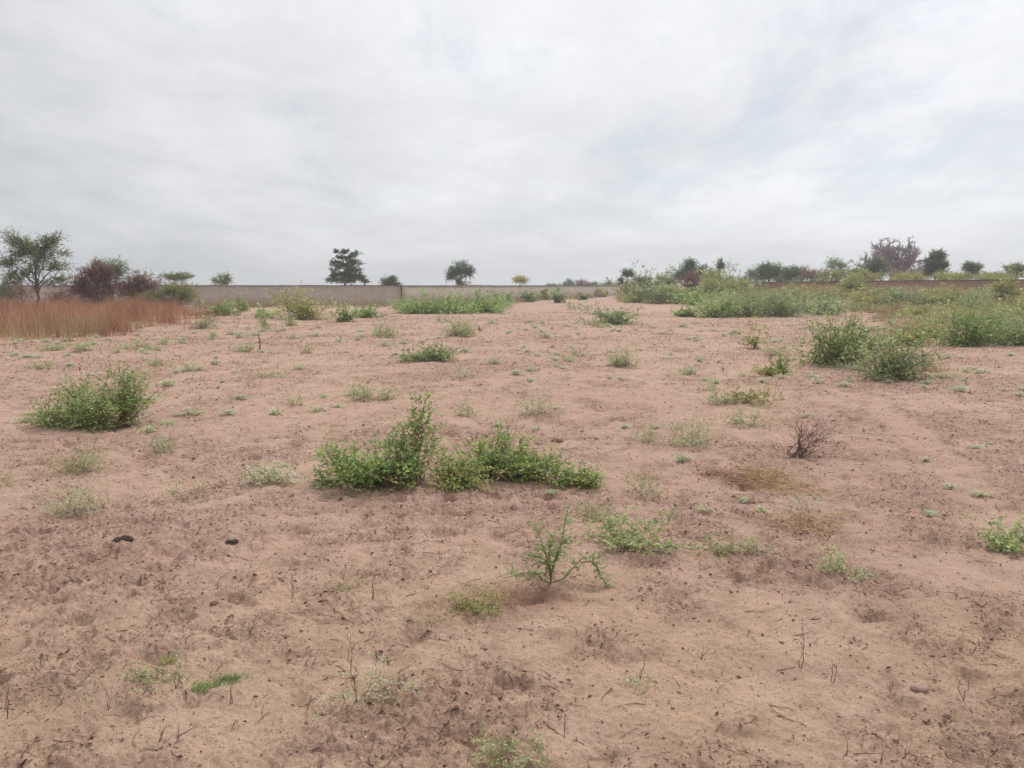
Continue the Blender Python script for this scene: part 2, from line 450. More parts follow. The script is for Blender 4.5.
def twigs_on(P, M_, t0, t1, length, rng, up=.3, spread=1.0, K=4):
    N = len(P)
    t = rng.uniform(t0, t1, (N, M_))
    p, d = on_paths(P, t)
    p = p.reshape(-1, 3); d = d.reshape(-1, 3)
    side = norm(np.cross(d, norm(rng.normal(0, 1, d.shape))))
    v = norm(d * rng.uniform(.3, 1.0, (len(d), 1)) + side * spread + np.array([0, 0, up]))
    L = length * rng.uniform(.5, 1.3, (len(d), 1))
    return paths_to(p, p + v * L, rng, K, .15, .06)

def leaf_on(P, per, t0, rng, L, W, up=1.0, spread=.9, droop=0.0, simple=False, fold=.25, tilt=.45):
    N = len(P)
    t = rng.uniform(t0, 1.0, (N, per)); t[:, 0] = 1.0
    p, d = on_paths(P, t); p = p.reshape(-1, 3); d = d.reshape(-1, 3); n = len(p)
    side = norm(np.cross(d, np.array([0, 0, 1.]) + jit(rng, d.shape, .3)))
    side *= np.where(rng.random((n, 1)) < .5, 1, -1)
    D = norm(d * .6 + side * spread + np.array([0, 0, -droop]) + jit(rng, d.shape, .25))
    Nn = norm(np.array([0, 0, up]) + jit(rng, d.shape, tilt))
    Ls = L * rng.uniform(.5, 1.45, n); Ws = W * rng.uniform(.7, 1.25, n)
    V, q, k = leaves(p, D, Nn, Ls, Ws, rng, fold, simple)
    grp = np.repeat(rng.normal(0, 1, N), per)
    return V, q, k, n, grp

def plant(name, loc, blobs, label, cat, seed, leafmat, stemmat, L=.03, W=.02, twigs=4, tl=.12, per=8, arch=.5, r0=.004,
          root=.03, t0=.3, tw0=.3, simple=False, droop=0.0, dry=.04, wob=.05, group=None, roots=None, main_leaf=True,
          tint=(.45, .14), up=.3, tilt=.45, K=6, maxleaf=26000, spread=1.0, leafname='foliage', S=4, fit=None):
    rng = np.random.default_rng(seed)
    e = empty(name, loc, label, cat, group)
    tips = blob_tips(blobs, rng, False)
    N = len(tips)
    if fit:
        for ax, (lo_, hi_) in enumerate(((-.46, .46), (-.46, .46))):
            a_, b_ = np.percentile(tips[:, ax], (9, 91)); b_ = max(b_, a_ + 1e-3)
            tips[:, ax] = (lo_ + (tips[:, ax] - a_) / (b_ - a_) * (hi_ - lo_)) * fit[ax]
        tips[:, 2] *= .93 * fit[2] / max(np.percentile(tips[:, 2], 90), 1e-3)
    if roots is None:
        rt = np.stack([rng.normal(0, root, N), rng.normal(0, root, N), np.full(N, -.01)], 1)
    else:
        rr = np.asarray(roots, float)
        j = np.argmin(np.linalg.norm((tips[:, None, :] - rr[None]) * np.array([1, 1, .3]), axis=2), axis=1)
        rt = rr[j] + np.stack([rng.normal(0, root, N), rng.normal(0, root, N), np.zeros(N)], 1)
    P = paths_to(rt, tips, rng, K, arch, wob)
    rad = r0 * (1 - .75 * np.linspace(0, 1, K))[None, :] * rng.uniform(.6, 1.2, (N, 1))
    V1, q1 = tubes(P, rad, S)
    Vs, qs = [V1], [q1]; off = len(V1)
    tw = None
    if twigs:
        tw = twigs_on(P, twigs, tw0, 1, tl, rng, up, spread)
        V2, q2 = tubes(tw, np.full(tw.shape[:2], r0 * .28) * np.linspace(1, .5, tw.shape[1])[None], 3)
        Vs.append(V2); qs.append(q2 + off)
    make('stem', np.concatenate(Vs), qs, M[stemmat], e)
    if leafmat:
        LV, LQ, LT = [], [], []; off = 0
        srcs = ([tw] if tw is not None else []) + ([P] if main_leaf else [])
        for s_i, src in enumerate(srcs):
            pr = per if s_i == 0 else max(per, int(per * 1.3))
            if len(src) * pr > maxleaf: pr = max(1, maxleaf // len(src))
            V, q, k, n, g = leaf_on(src, pr, .1 if (tw is not None and s_i == 0) else t0, rng, L, W, simple=simple, droop=droop, tilt=tilt)
            t = np.clip(tint[0] + tint[1] * rng.normal(0, 1, n) + .15 * g, 0, .9)
            dr = rng.random(n) < dry; t[dr] = rng.uniform(.9, 1, dr.sum())
            LV.append(V); LQ.append(q + off); off += len(V); LT.append(np.repeat(t, k))
        make(leafname, np.concatenate(LV), LQ, M[leafmat], e, attrs={'tint': np.concatenate(LT)})
    return e

def place(px, py, wpx, hpx, dfac=.7):
    """location, width, depth and height in metres of a plant whose picture box is given by its foot"""
    x, y, z = pix(px, py)
    D = y * CP + (EYE - z) * SP
    w = wpx / F * D; dep = w * dfac
    s = (EYE - z) / max(math.hypot(x, y), 1)
    y2 = y + dep * .40; x2 = x * y2 / y
    h = hpx / F * D
    h = max(h * .42, h - dep * s * .8)
    return (x2, y2, zat(x2, y2)), w * (y2 / y), dep, h, D

def dome(w, dep, h, n):
    return [(0, 0, h * .35, w * .47, dep * .47, h * .62, n)]

_seed = [100]
def sd():
    _seed[0] += 1; return _seed[0]

# ---- kinds of small plant ----
def shrub(px, py, w, h, label, mat='green', name='low_shrub', cat='shrub', n=60, L=None, dens=1.0, arch=.35, lobes=None, stem='stem', group=None, dry=.04, tint=(.45, .14), dfac=.7, ratio=.6):
    loc, W, Dp, H, D = place(px, py, w, h, dfac)
    if D > 14: n = int(n * 1.7)
    L = L or max(.026, 1.35 * D / F * 2.0)
    rng = np.random.default_rng(sd())
    if lobes is None:
        lobes = []
        k = 4 + int(W / max(H, .1))
        for i in range(k):
            u = (i + .5) / k * 2 - 1 + rng.uniform(-.12, .12)
            hh = rng.uniform(.72, 1.0) * (1 - .28 * abs(u) ** 2)
            lobes.append((u * .36, rng.uniform(-.25, .25), .3 * hh, 1.15 / k + .12, .3, .62 * hh, 1))
    B = [(a * W, b * Dp, c * H, d * W, e_ * Dp, f * H, n * wt / len(lobes)) for a, b, c, d, e_, f, wt in lobes]
    tl = max(.07, min(W, H) * .20)
    area = W * H
    want = dens * 2.1 * area / (L * L * ratio) + 260
    tw = 5
    per = int(max(4, min(22, want / (n * tw * 1.6))))
    return plant(name, loc, B, label, cat, sd(), mat, stem, L, L * ratio, tw, tl, per, arch, max(.003, H * .006), W * (.14 if D > 10 else .06), .25, .2, D > 22, dry=dry, tint=tint, group=group, fit=(W * .94, Dp, H))

def weed(px, py, w, h, label, mat='pale', n=26, name='weed_tuft', cat='weed', L=None, group=None, stem='pstem', ratio=.45, per=5, arch=.25, dry=.16, tw=4):
    loc, W, Dp, H, D = place(px, py, w, h, .9)
    W *= 1.05; H *= 1.05
    L = L or max(.012, 1.05 * D / F * 1.4)
    rg = np.random.default_rng(int(px * 7 + py))
    wl = [(rg.uniform(-.1, .1), 0, 1.0, .26, .36)] + [(rg.uniform(-.42, .42), rg.uniform(-.5, .4), rg.uniform(.25, .75), rg.uniform(.12, .26), .17) for _ in range(4)]
    return plant(name, loc, [(rr * W, qq * Dp, H * hh * .5, W * ww, Dp * ww, H * hh * .55, n * 1.2 * nn) for rr, qq, hh, ww, nn in wl], label, cat, sd(), mat, stem, L, L * ratio, tw, max(.04, H * .25), per, arch,
                 max(.0012, D / F * .25), W * .22, .25, .2, D > 14, dry=dry, tint=(.55, .22), wob=.10, group=group, tilt=.9, fit=(W, Dp, H))

def deadtwig(px, py, w, h, label, n=5, lean=0.0, group=None, name='dead_plant', cat='dead plant', tw=3, stem='deadstem', tl=.35, arch=.2):
    loc, W, Dp, H, D = place(px, py, w, h, .5)
    H = h / F * D
    return plant(name, loc, [(lean * W, 0, H * .72, W * .5 * (1 - abs(lean)), Dp * .4, H * .30, n)], label, cat, sd(), None, stem, twigs=tw, tl=H * tl, arch=arch,
                 r0=max(.0020, D / F * .34), root=W * .03, wob=.09, group=group, K=7)

# ------------------------------------------------------------------ hero shrubs of the near field
def hero():
    k_ = 1.0
    # shrub with a tall leafy shoot, its picture box 315-450 x 385-492
    x, y, z = pix(383, 482); D = y * CP + (EYE - z) * SP; s = D / F
    z = zat(x, y)
    def B(cx, cy, cz, rx, ry, rz, n): return (cx * s, cy, cz * s, rx * s, ry, rz * s, n)
    plant('low_shrub', (x, y, z), [B(-16, -.10, 18, 48, .40, 20, 70), B(-58, .12, 26, 15, .12, 12, 8), B(-62, -.1, 5, 14, .10, 7, 6), B(26, -.12, 14, 28, .25, 14, 22),
                                   B(14, .12, 38, 26, .15, 10, 12), B(42, .2, 78, 8, .05, 11, 6), B(37, .16, 62, 11, .08, 12, 6), B(28, .1, 48, 16, .12, 10, 7), B(50, .1, 40, 10, .1, 14, 5)],
          'knee-high green shrub with one tall leafy shoot, at the middle of the field', 'shrub', 501, 'green', 'rstem', .030, .019, 6, .15, 5, .2, .0040, .06, .3, .25, dry=.05, tint=(.5, .17), tilt=.5, roots=[(-34 * s, .02, 0), (-24 * s, -.04, 0), (-13 * s, 0, 0), (-2 * s, -.06, 0), (9 * s, .02, 0), (20 * s, .05, 0), (30 * s, 0, 0)])
    x, y, z = pix(520, 480); D = y * CP + (EYE - z) * SP; s = D / F; z = zat(x, y)
    plant('low_shrub', (x, y, z), [B(-20, .1, 24, 48, .36, 20, 66), B(24, -.02, 14, 40, .28, 14, 42), B(60, -.16, 2, 32, .16, 8, 30), B(0, .2, 40, 26, .15, 12, 9)],
          'low green shrub trailing along the sand, yellowing leaves among its dense crown', 'shrub', 502, 'green', 'rstem', .027, .018, 6, .13, 5, .15, .0036, .06, .3, .22, dry=.10, tint=(.48, .18), tilt=.5, roots=[(-36 * s, .02, 0), (-24 * s, .08, 0), (-12 * s, .02, 0), (0, .08, 0), (12 * s, .04, 0), (24 * s, .02, 0), (36 * s, -.03, 0), (48 * s, -.08, 0), (60 * s, -.12, 0)])
    x, y, z = pix(458, 484); D = y * CP + (EYE - z) * SP; s = D / F; z = zat(x, y)
    plant('weed_tuft', (x, y, z), [B(-14, .1, 24, 30, .2, 22, 30), B(2, .0, 12, 36, .25, 14, 34), B(6, -.25, 3, 46, .15, 6, 26)],
          'sparse reddish-stemmed weed filling the gap between the two central shrubs', 'weed', 503, 'green', 'rstem', .022, .014, 5, .10, 5, .2, .0026, .07, .3, .2, dry=.26, tint=(.55, .2))
    # bush at the side, box 30-160 x 358-438
    x, y, z = pix(95, 426); D = y * CP + (EYE - z) * SP; s = D / F; z = zat(x, y)
    plant('low_shrub', (x, y, z), [B(0, -.25, 5, 44, .3, 9, 24), B(0, .0, 18, 44, .42, 20, 44), B(-44, .0, 8, 20, .2, 10, 14), B(-22, .2, 34, 16, .2, 12, 10), B(26, .25, 42, 18, .2, 16, 16), B(36, .1, 22, 22, .2, 14, 14), B(6, .3, 50, 5, .1, 10, 3), B(44, .2, 34, 18, .1, 4, 4)],
          'wide green shrub with ragged twiggy top, beside pale flowering weeds', 'shrub', 504, 'green', 'rstem', .038, .019, 7, .25, 5, .25, .0055, .07, .3, .25, dry=.04, tint=(.5, .17), tilt=.5, roots=[(-30 * s, 0, 0), (-18 * s, .05, 0), (-8 * s, -.03, 0), (3 * s, .05, 0), (14 * s, .02, 0), (25 * s, .05, 0)])
    # feathery seedling with arching branches, box 505-600 x 500-585
    x, y, z = pix(551, 582); D = y * CP + (EYE - z) * SP; s = D / F; z = zat(x, y)
    e = empty('seedling_plant', (x, y, z), 'blue-green feathery thorn seedling with arching side branches by a dug hollow', 'seedling')
    rng = np.random.default_rng(505)
    def curve(pts):
        pts = np.array(pts, float) * np.array([s, 1, s]); t = np.linspace(0, 1, len(pts)); u = np.linspace(0, 1, 12)
        return np.stack([np.interp(u, t, pts[:, i]) for i in range(3)], 1)
    br = [curve([(0, 0, 0), (1, 0, 16), (8, .02, 30), (12, .03, 48), (17, .02, 78)]), curve([(0, 0, 0), (-3, 0, 22), (-8, 0, 38), (-16, .05, 58)]),
          curve([(0, 0, 0), (0, 0, 12), (-6, -.02, 26), (-24, -.03, 32)]), curve([(0, 0, 0), (-8, -.08, 8), (-14, -.1, 17), (-26, -.12, 19), (-46, -.14, 15)]),
          curve([(0, 0, 0), (12, 0, 4), (22, .0, 16), (34, .05, 24), (50, .0, 26)]), curve([(30, .02, 20), (42, -.02, 24), (48, -.05, 12), (55, -.08, 2)]),
          curve([(1, 0, 12), (8, .05, 34), (20, .1, 40)]), curve([(0, 0, 6), (-2, .06, 30), (2, .1, 44)])]
    P = np.stack(br)
    V, q = tubes(P, np.linspace(.0042, .0014, 12)[None, :] * np.ones((len(P), 1)), 5)
    make('stem', V, [q], M['stem'], e)
    tw = twigs_on(P, 15, .25, 1, .055, rng, .1, 1.2, 3)
    V, q, k, n, g = leaf_on(tw, 15, .05, rng, .014, .006, tilt=.5)
    V2, q2, k2, n2, g2 = leaf_on(P, 60, .2, rng, .022, .008, tilt=.6)
    t = np.clip(.66 + .14 * rng.normal(0, 1, n + n2), 0, .95)
    make('foliage', np.concatenate([V, V2]), [q, q2 + len(V)], M['blue'], e, attrs={'tint': np.repeat(t, k)})
hero()

shrub(838, 367, 80, 62, 'dark green bush with upright shoots, paired with the rounder bush beside it', 'green', 'field_bush', n=80, arch=.4, tint=(.45, .15), L=.055, dens=1.5)
shrub(893, 382, 90, 64, 'round grey-green bush with rusty dry leaves at its foot, nearest of the big bushes', 'blue', 'field_bush', n=105, arch=.4, tint=(.52, .15), L=.055, dry=.05, dens=1.5)
shrub(965, 347, 76, 46, 'dark leafy bush with a peaked top behind a thin standing stick', 'green', 'field_bush', n=60, tint=(.36, .13))
shrub(1012, 346, 86, 36, 'broad green bush cut by the frame edge, beside the peaked dark bush', 'blue', 'field_bush', n=60)
shrub(932, 340, 54, 26, 'low yellow-green bush between the round grey-green bush and the peaked dark bush', 'olive', 'field_bush', n=34)

# sparse weeds and small plants near the camera (label per plant)
W_ = weed
W_(515, 775, 84, 40, 'wispy yellow-green weed at the bottom edge of the photo', 'gpale', 24)
W_(388, 713, 66, 78, 'straw-coloured weed with pale seed heads beside a forked dead stem', 'pale', 15, per=4, dry=.4)
W_(335, 722, 44, 34, 'faint dry weed at the foot of the tall forked dead stem', 'pale', 8, per=3, dry=.4)
W_(156, 694, 54, 34, 'small spidery green weed next to the flat strip of green grass', 'gpale', 14, stem='stem')
W_(470, 620, 78, 46, 'brown-and-green scrubby weed just left of the dug hollow', 'olive', 30, stem='rstem', per=5)
W_(486, 618, 34, 16, 'tiny bright green rosette tucked under the scrubby weed', 'green', 14, stem='stem')
W_(545, 570, 60, 30, 'thin green undergrowth sprig around the foot of the feathery seedling', 'gpale', 12, stem='stem', per=3)
W_(632, 556, 84, 50, 'leafy green weed spreading to one side of the feathery seedling', 'gpale', 46, stem='stem', per=7, L=.022)
W_(598, 526, 54, 32, 'small green weed just below the trailing end of the low shrub', 'gpale', 28, stem='stem', per=6)
W_(645, 500, 46, 38, 'loose green weed standing above the leafy weed of the middle', 'gpale', 20, stem='stem', per=5)
W_(668, 520, 40, 16, 'flat faint weed with tiny leaves on rough sand', 'gpale', 10)
W_(726, 556, 40, 34, 'upright green weed with a low sprawling neighbour', 'gpale', 22, stem='stem', per=5)
W_(752, 556, 38, 22, 'low sprawling weed touching the upright green weed', 'gpale', 14, stem='stem', per=5)
W_(832, 576, 32, 34, 'green weed with pale stems over a dark litter patch', 'gpale', 20, per=6)
W_(858, 582, 34, 22, 'whitish dry weed joined to the green weed over dark litter', 'pale', 12)
W_(1012, 556, 50, 44, 'bright leafy weed cut off by the frame edge on open sand', 'gpale', 36, stem='stem', per=7, L=.022)
W_(650, 446, 42, 30, 'pale spiky weed with a dark green foot, smaller of a joined pair', 'pale', 26)
W_(690, 448, 58, 36, 'bushy pale green weed full of whitish tips, larger of a joined pair', 'pale', 52, per=7)
W_(718, 407, 30, 26, 'pale weed at the end of a low yellow-green clump', 'pale', 22)
W_(750, 430, 54, 26, 'dull green weed below the low yellow-green clump', 'gpale', 34, per=6)
shrub(748, 406, 58, 20, 'low yellow-green clump stretched sideways on pink sand', 'olive', 'low_shrub', n=30)
shrub(782, 374, 16, 22, 'small dark green upright sprout with rounded leaves', 'green', 'small_plant', 'plant', n=14)
shrub(767, 377, 24, 13, 'low olive clump leaning against the dark upright sprout', 'olive', 'small_plant', 'plant', n=14)
W_(777, 402, 22, 32, 'leggy straw-coloured weed with thin bare stems', 'pale', 8, per=3)
W_(774, 356, 26, 16, 'pale flat-bottomed weed up-field of the dark upright sprout', 'gpale', 16)
W_(367, 402, 42, 26, 'grey-green weed up-field of the tall leafy shoot', 'gpale', 32, per=6)
W_(392, 400, 26, 14, 'small low sprig linking the grey-green weed to the tall shoot', 'gpale', 14)
W_(537, 418, 38, 32, 'airy pale weed just behind the trailing central shrub', 'pale', 32, per=5)
W_(467, 417, 24, 22, 'faint small weed behind the gap of the two central shrubs', 'pale', 15)
W_(463, 380, 30, 18, 'dry greenish weed midway between the central shrubs and the low blue-green mat', 'pale', 14)
W_(161, 456, 34, 32, 'upright pale weed at the foot of the wide ragged shrub', 'pale', 26)
W_(80, 474, 46, 34, 'grey-green weed with whitish flowers under the wide ragged shrub', 'gpale', 44, per=6)
W_(75, 518, 60, 50, 'yellow-green grassy weed, lowest of the stack under the wide ragged shrub', 'pale', 46, stem='pstem', per=6)
W_(10, 488, 40, 44, 'faint grey weed at the frame edge beside the yellow-green weed', 'pale', 18)
W_(186, 502, 40, 34, 'thin dark green weed with splayed stems on bare sand', 'gpale', 16, stem='stem')
W_(640, 478, 30, 14, 'dot-like weed between the joined pale pair and the loose green weed', 'gpale', 8)
W_(640, 690, 26, 14, 'tiny dry sprig on the smooth sand of the near field', 'pale', 5)
W_(345, 592, 22, 10, 'tiny grassy sprig on the rough sand below the central shrub', 'gpale', 6)
W_(800, 512, 44, 22, 'golden dry tuft beneath the flattened straw', 'pale', 16, stem='sstem', dry=.7)
W_(705, 392, 22, 20, 'colourless thin weed behind the joined pale pair', 'pale', 10)

# mid-field weeds and bushes
shrub(430, 362, 62, 17, 'flat blue-green mat of leaves trailing dead stems to one side', 'blue', 'low_shrub', n=40)
W_(622, 367, 26, 22, 'round fresh green weed alone in the middle distance', 'gpale', 40, per=8)
W_(460, 337, 30, 24, 'light green bushy weed in front of the long green thicket', 'gpale', 50, per=8)
W_(443, 322, 14, 10, 'tiny weed behind the light green bushy weed', 'gpale', 10)
W_(52, 351, 30, 12, 'flat pale weed on the sand before the red grass', 'gpale', 22)
W_(82, 352, 22, 13, 'second pale weed before the red grass, beside the flat one', 'gpale', 20)
W_(118, 353, 16, 10, 'small faded weed among the string of weeds before the red grass', 'pale', 12)
W_(143, 350, 20, 13, 'green weed ending the string of weeds before the red grass', 'gpale', 20)
W_(42, 369, 22, 11, 'lonely small weed between the red grass and the wide ragged shrub', 'gpale', 16)
W_(155, 367, 24, 14, 'sprig just behind the ragged top of the wide shrub', 'gpale', 16)
W_(245, 353, 26, 12, 'pale weed at the foot of a thin reddish dry stem', 'gpale', 20)
W_(310, 353, 20, 14, 'faint pale weed beyond the thin reddish dry stem', 'pale', 12)
W_(265, 379, 44, 13, 'low spread-out weed on rough pinkish sand', 'gpale', 22)
W_(295, 406, 20, 14, 'tiny weed between the spread-out weed and the central shrub', 'gpale', 12)
W_(203, 329, 20, 14, 'dark little weed in front of the dense bush by the red grass end', 'gpale', 26, stem='stem')
W_(212, 339, 11, 8, 'dot of weed below the dark little weed', 'gpale', 12)
W_(386, 338, 24, 22, 'tall pale weed with a thin top before the wall', 'gpale', 26)
W_(578, 356, 22, 12, 'faint dusty weed beside the round fresh green weed', 'pale', 12)
W_(600, 328, 22, 9, 'dull weed at the tapered end of the blue-green bush', 'gpale', 14)
W_(575, 310, 26, 10, 'small flat weed in the far open sand', 'gpale', 16)
shrub(217, 316, 46, 14, 'dense dark green bush just past the end of the red grass', 'green', 'field_bush', n=34)
shrub(242, 312, 14, 15, 'narrow olive bush touching the dense dark green bush', 'olive', 'field_bush', n=14)
shrub(267, 318, 24, 10, 'flat green bush between the dense bush and the feathery olive one', 'gpale', 'field_bush', n=18)
W_(265, 329, 16, 20, 'upright light weed before the flat green bush', 'gpale', 26)
W_(290, 326, 16, 12, 'round faded weed before the feathery olive bush', 'gpale', 22)
shrub(302, 320, 60, 30, 'feathery olive bush in front of the grey wall', 'olive', 'field_bush', n=60, arch=.7, tint=(.55, .15))
shrub(347, 322, 22, 17, 'green bush beside the feathery olive one', 'green', 'field_bush', n=22)
shrub(367, 318, 28, 13, 'flat dark green bush beside the upright green one', 'green', 'field_bush', n=22)
shrub(420, 314, 60, 20, 'first lobe of the long green thicket, near the rusty post', 'green', 'field_bush', n=44, tint=(.5, .13))
shrub(450, 314, 60, 22, 'middle lobe of the long green thicket by the wall', 'green', 'field_bush', n=44, tint=(.55, .13))
shrub(480, 313, 50, 20, 'last lobe of the long green thicket, fading to grey', 'green', 'field_bush', n=40, tint=(.45, .13))
shrub(502, 305, 26, 13, 'greyish bush behind the end of the long green thicket', 'blue', 'field_bush', n=20)
shrub(528, 302, 16, 12, 'small bush before the wall below the pale little tree', 'blue', 'field_bush', n=18)
shrub(544, 300, 12, 11, 'small olive bush between two blue-green ones before the wall', 'olive', 'field_bush', n=14)
shrub(558, 303, 14, 12, 'lone roundish bush past the pale little tree', 'blue', 'field_bush', n=16)
shrub(612, 325, 56, 19, 'blue-green bush tapering to a point on open sand', 'blue', 'field_bush', n=46)
shrub(583, 300, 10, 7, 'tiny bush on the far sand near the dark low thicket', 'olive', 'field_bush', n=10)
shrub(640, 303, 38, 16, 'low green bush at the near foot of the bushy bank', 'olive', 'field_bush', n=26)
shrub(664, 304, 42, 20, 'blue-green bush on the foot of the bushy bank', 'blue', 'field_bush', n=34)
shrub(685, 304, 22, 12, 'dark end of the blue-green growth at the bank foot', 'green', 'field_bush', n=22)
shrub(713, 299, 30, 26, 'rounded yellow-green bush on the bank, over golden grass', 'olive', 'field_bush', n=44, arch=.7, tint=(.6, .15))
shrub(633, 297, 34, 24, 'greyish sprawling bush where the bank begins', 'olive', 'field_bush', n=36, tint=(.45, .15))
shrub(660, 292, 30, 20, 'olive hump of growth on the bank', 'olive', 'field_bush', n=30, tint=(.35, .14))
shrub(686, 317, 18, 9, 'small round bush out in front of the wide leafy thicket', 'green', 'field_bush', n=16)
shrub(712, 318, 54, 26, 'fresh green head of the wide leafy thicket', 'green', 'field_bush', n=44, tint=(.55, .13))
shrub(742, 317, 62, 30, 'grey-green middle of the wide leafy thicket', 'blue', 'field_bush', n=56)
shrub(778, 317, 58, 30, 'tallest grey-green hump of the wide leafy thicket', 'blue', 'field_bush', n=48, tint=(.42, .14))
shrub(806, 313, 44, 18, 'low tail of the wide leafy thicket', 'blue', 'field_bush', n=26)
shrub(790, 303, 56, 16, 'dull bush behind the wide leafy thicket', 'olive', 'field_bush', n=26)
shrub(870, 307, 52, 17, 'olive bush at the corner of the far green belt', 'olive', 'field_bush', n=32)
shrub(905, 307, 62, 18, 'dark blue-green bush in the middle of the far green belt', 'blue', 'field_bush', n=44, tint=(.36, .12))
shrub(945, 305, 60, 16, 'olive-green bush under the red wall', 'olive', 'field_bush', n=40, tint=(.42, .14))
shrub(975, 310, 56, 20, 'mid-green bush beside the yellowish one under the red wall', 'blue', 'field_bush', n=40)
shrub(1004, 303, 30, 28, 'tall leafy bush rising in front of the red wall', 'olive', 'field_bush', n=44, tint=(.42, .14))
shrub(1020, 320, 60, 26, 'green bush at the frame edge behind the broad one', 'olive', 'field_bush', n=34)
shrub(975, 324, 64, 20, 'low mixed bush between the far green belt and the peaked bush', 'olive', 'field_bush', n=30)
shrub(852, 291, 20, 14, 'brownish olive bush breaking the line of the red wall', 'olive', 'field_bush', n=24)
shrub(828, 300, 30, 12, 'brownish low bush at the start of the red wall', 'olive', 'field_bush', n=20)
shrub(1000, 298, 36, 10, 'bushy olive growth high against the red wall by the frame edge', 'olive', 'field_bush', n=30, tint=(.5, .15))
shrub(930, 297, 40, 8, 'yellowish scrub touching the foot of the red wall', 'olive', 'field_bush', n=30, tint=(.65, .15))
shrub(888, 298, 40, 8, 'green scrub touching the foot of the red wall under the baobab', 'blue', 'field_bush', n=30)
shrub(918, 318, 40, 14, 'small dull bush in the brown grass below the far green belt', 'olive', 'field_bush', n=24)
shrub(1000, 334, 56, 24, 'light green bush filling the space behind the broad edge bush', 'blue', 'field_bush', n=40, tint=(.55, .14))
shrub(910, 346, 44, 20, 'olive bush peeping over the round grey-green bush', 'olive', 'field_bush', n=34, tint=(.5, .15))
shrub(858, 350, 40, 26, 'pale green bush showing between the two big paired bushes', 'blue', 'field_bush', n=36, tint=(.55, .14))
shrub(700, 305, 44, 16, 'green scrub between the bank foot and the wide leafy thicket', 'green', 'field_bush', n=30)
shrub(612, 295, 30, 14, 'dusty olive bush where the grey wall disappears', 'olive', 'field_bush', n=28)
shrub(598, 297, 22, 9, 'low tawny bush at the far end of the grey wall', 'olive', 'field_bush', n=20, tint=(.7, .12))
shrub(825, 315, 36, 14, 'loose green bush trailing off the wide leafy thicket', 'blue', 'field_bush', n=26)
# thin sapling, sticks
shrub(752, 349, 22, 26, 'thin upright sapling with few leaves on open sand', 'olive', 'sapling_plant', 'sapling', n=8, dens=.4)
deadtwig(357, 702, 26, 92, 'tall thin dead stem forked near its foot, beside straw-coloured weed', 3, tl=.10)
deadtwig(366, 700, 46, 34, 'short dead branch leaning over at the foot of the tall dead stem', 2, .5, tw=2, tl=.15)
deadtwig(800, 668, 16, 70, 'thin dark dead stem standing alone in smooth sand', 2, .15, tl=.12, tw=4)
deadtwig(832, 680, 12, 46, 'shorter pale-brown dead stem near the lone dark one', 2, tl=.1, tw=2)
plant('dead_shrub', (lambda p: (p[0], p[1], zat(p[0], p[1])))(pix(798, 456)), [(.12, .05, .16, .26, .25, .12, 9), (.30, .1, .26, .14, .15, .10, 7), (.0, 0, .30, .06, .1, .06, 4), (-.12, -.1, .04, .2, .15, .03, 5)], 'purple-brown dead shrub of bare branching twigs leaning over', 'dead plant', 781, None, 'deadstem', twigs=8, tl=.13, arch=.1, r0=.0055, root=.05, wob=.1, K=7)
deadtwig(770, 360, 14, 8, 'tiny dead twig cluster on far sand near the sapling', 4, tw=3)
deadtwig(975, 375, 10, 24, 'thin stick standing before the peaked dark bush', 1, .2, tw=0)
deadtwig(260, 350, 8, 26, 'thin reddish dry stem standing over a pale weed', 4, tw=3, tl=.15, stem='rstem')
deadtwig(492, 696, 7, 20, 'short upright dead stub, first of three in a row', 1, tw=0, name='dead_stub')
deadtwig(501, 695, 11, 18, 'short dead stub with a forked tip, middle of three', 2, .2, tw=1, name='dead_stub')
deadtwig(520, 693, 10, 12, 'smallest slanting dead stub, last of three in a row', 1, .3, tw=0, name='dead_stub')
deadtwig(640, 682, 12, 26, 'crooked dead stem rising from smooth sand below the seedling', 2, .2, tl=.2)
deadtwig(722, 372, 20, 8, 'small crossing dead twigs flat on far pink sand', 3, tw=2)
deadtwig(480, 331, 26, 9, 'dead greyish twigs next to the light green bushy weed', 7, tw=4)
for k_, (a, b, w_, h_) in enumerate([(8, 722, 18, 40), (108, 706, 26, 36), (176, 690, 14, 22), (292, 598, 12, 34), (372, 600, 10, 40), (232, 705, 18, 24),
                        (905, 640, 18, 20), (962, 700, 12, 44), (700, 660, 26, 20), (985, 655, 22, 18), (890, 690, 14, 16), (600, 640, 14, 18), (118, 560, 14, 18), (250, 640, 16, 16),
                        (700, 760, 14, 22), (905, 762, 30, 24), (880, 765, 16, 26), (560, 720, 12, 14), (40, 640, 20, 14), (160, 740, 24, 26), (440, 560, 16, 14), (955, 600, 20, 16)]):
    deadtwig(a, b, w_, h_, 'thin brown dead stem poking out of the near sand', 2, .1, 'thin dead stems dotted over the near sand', tw=2, tl=.18)

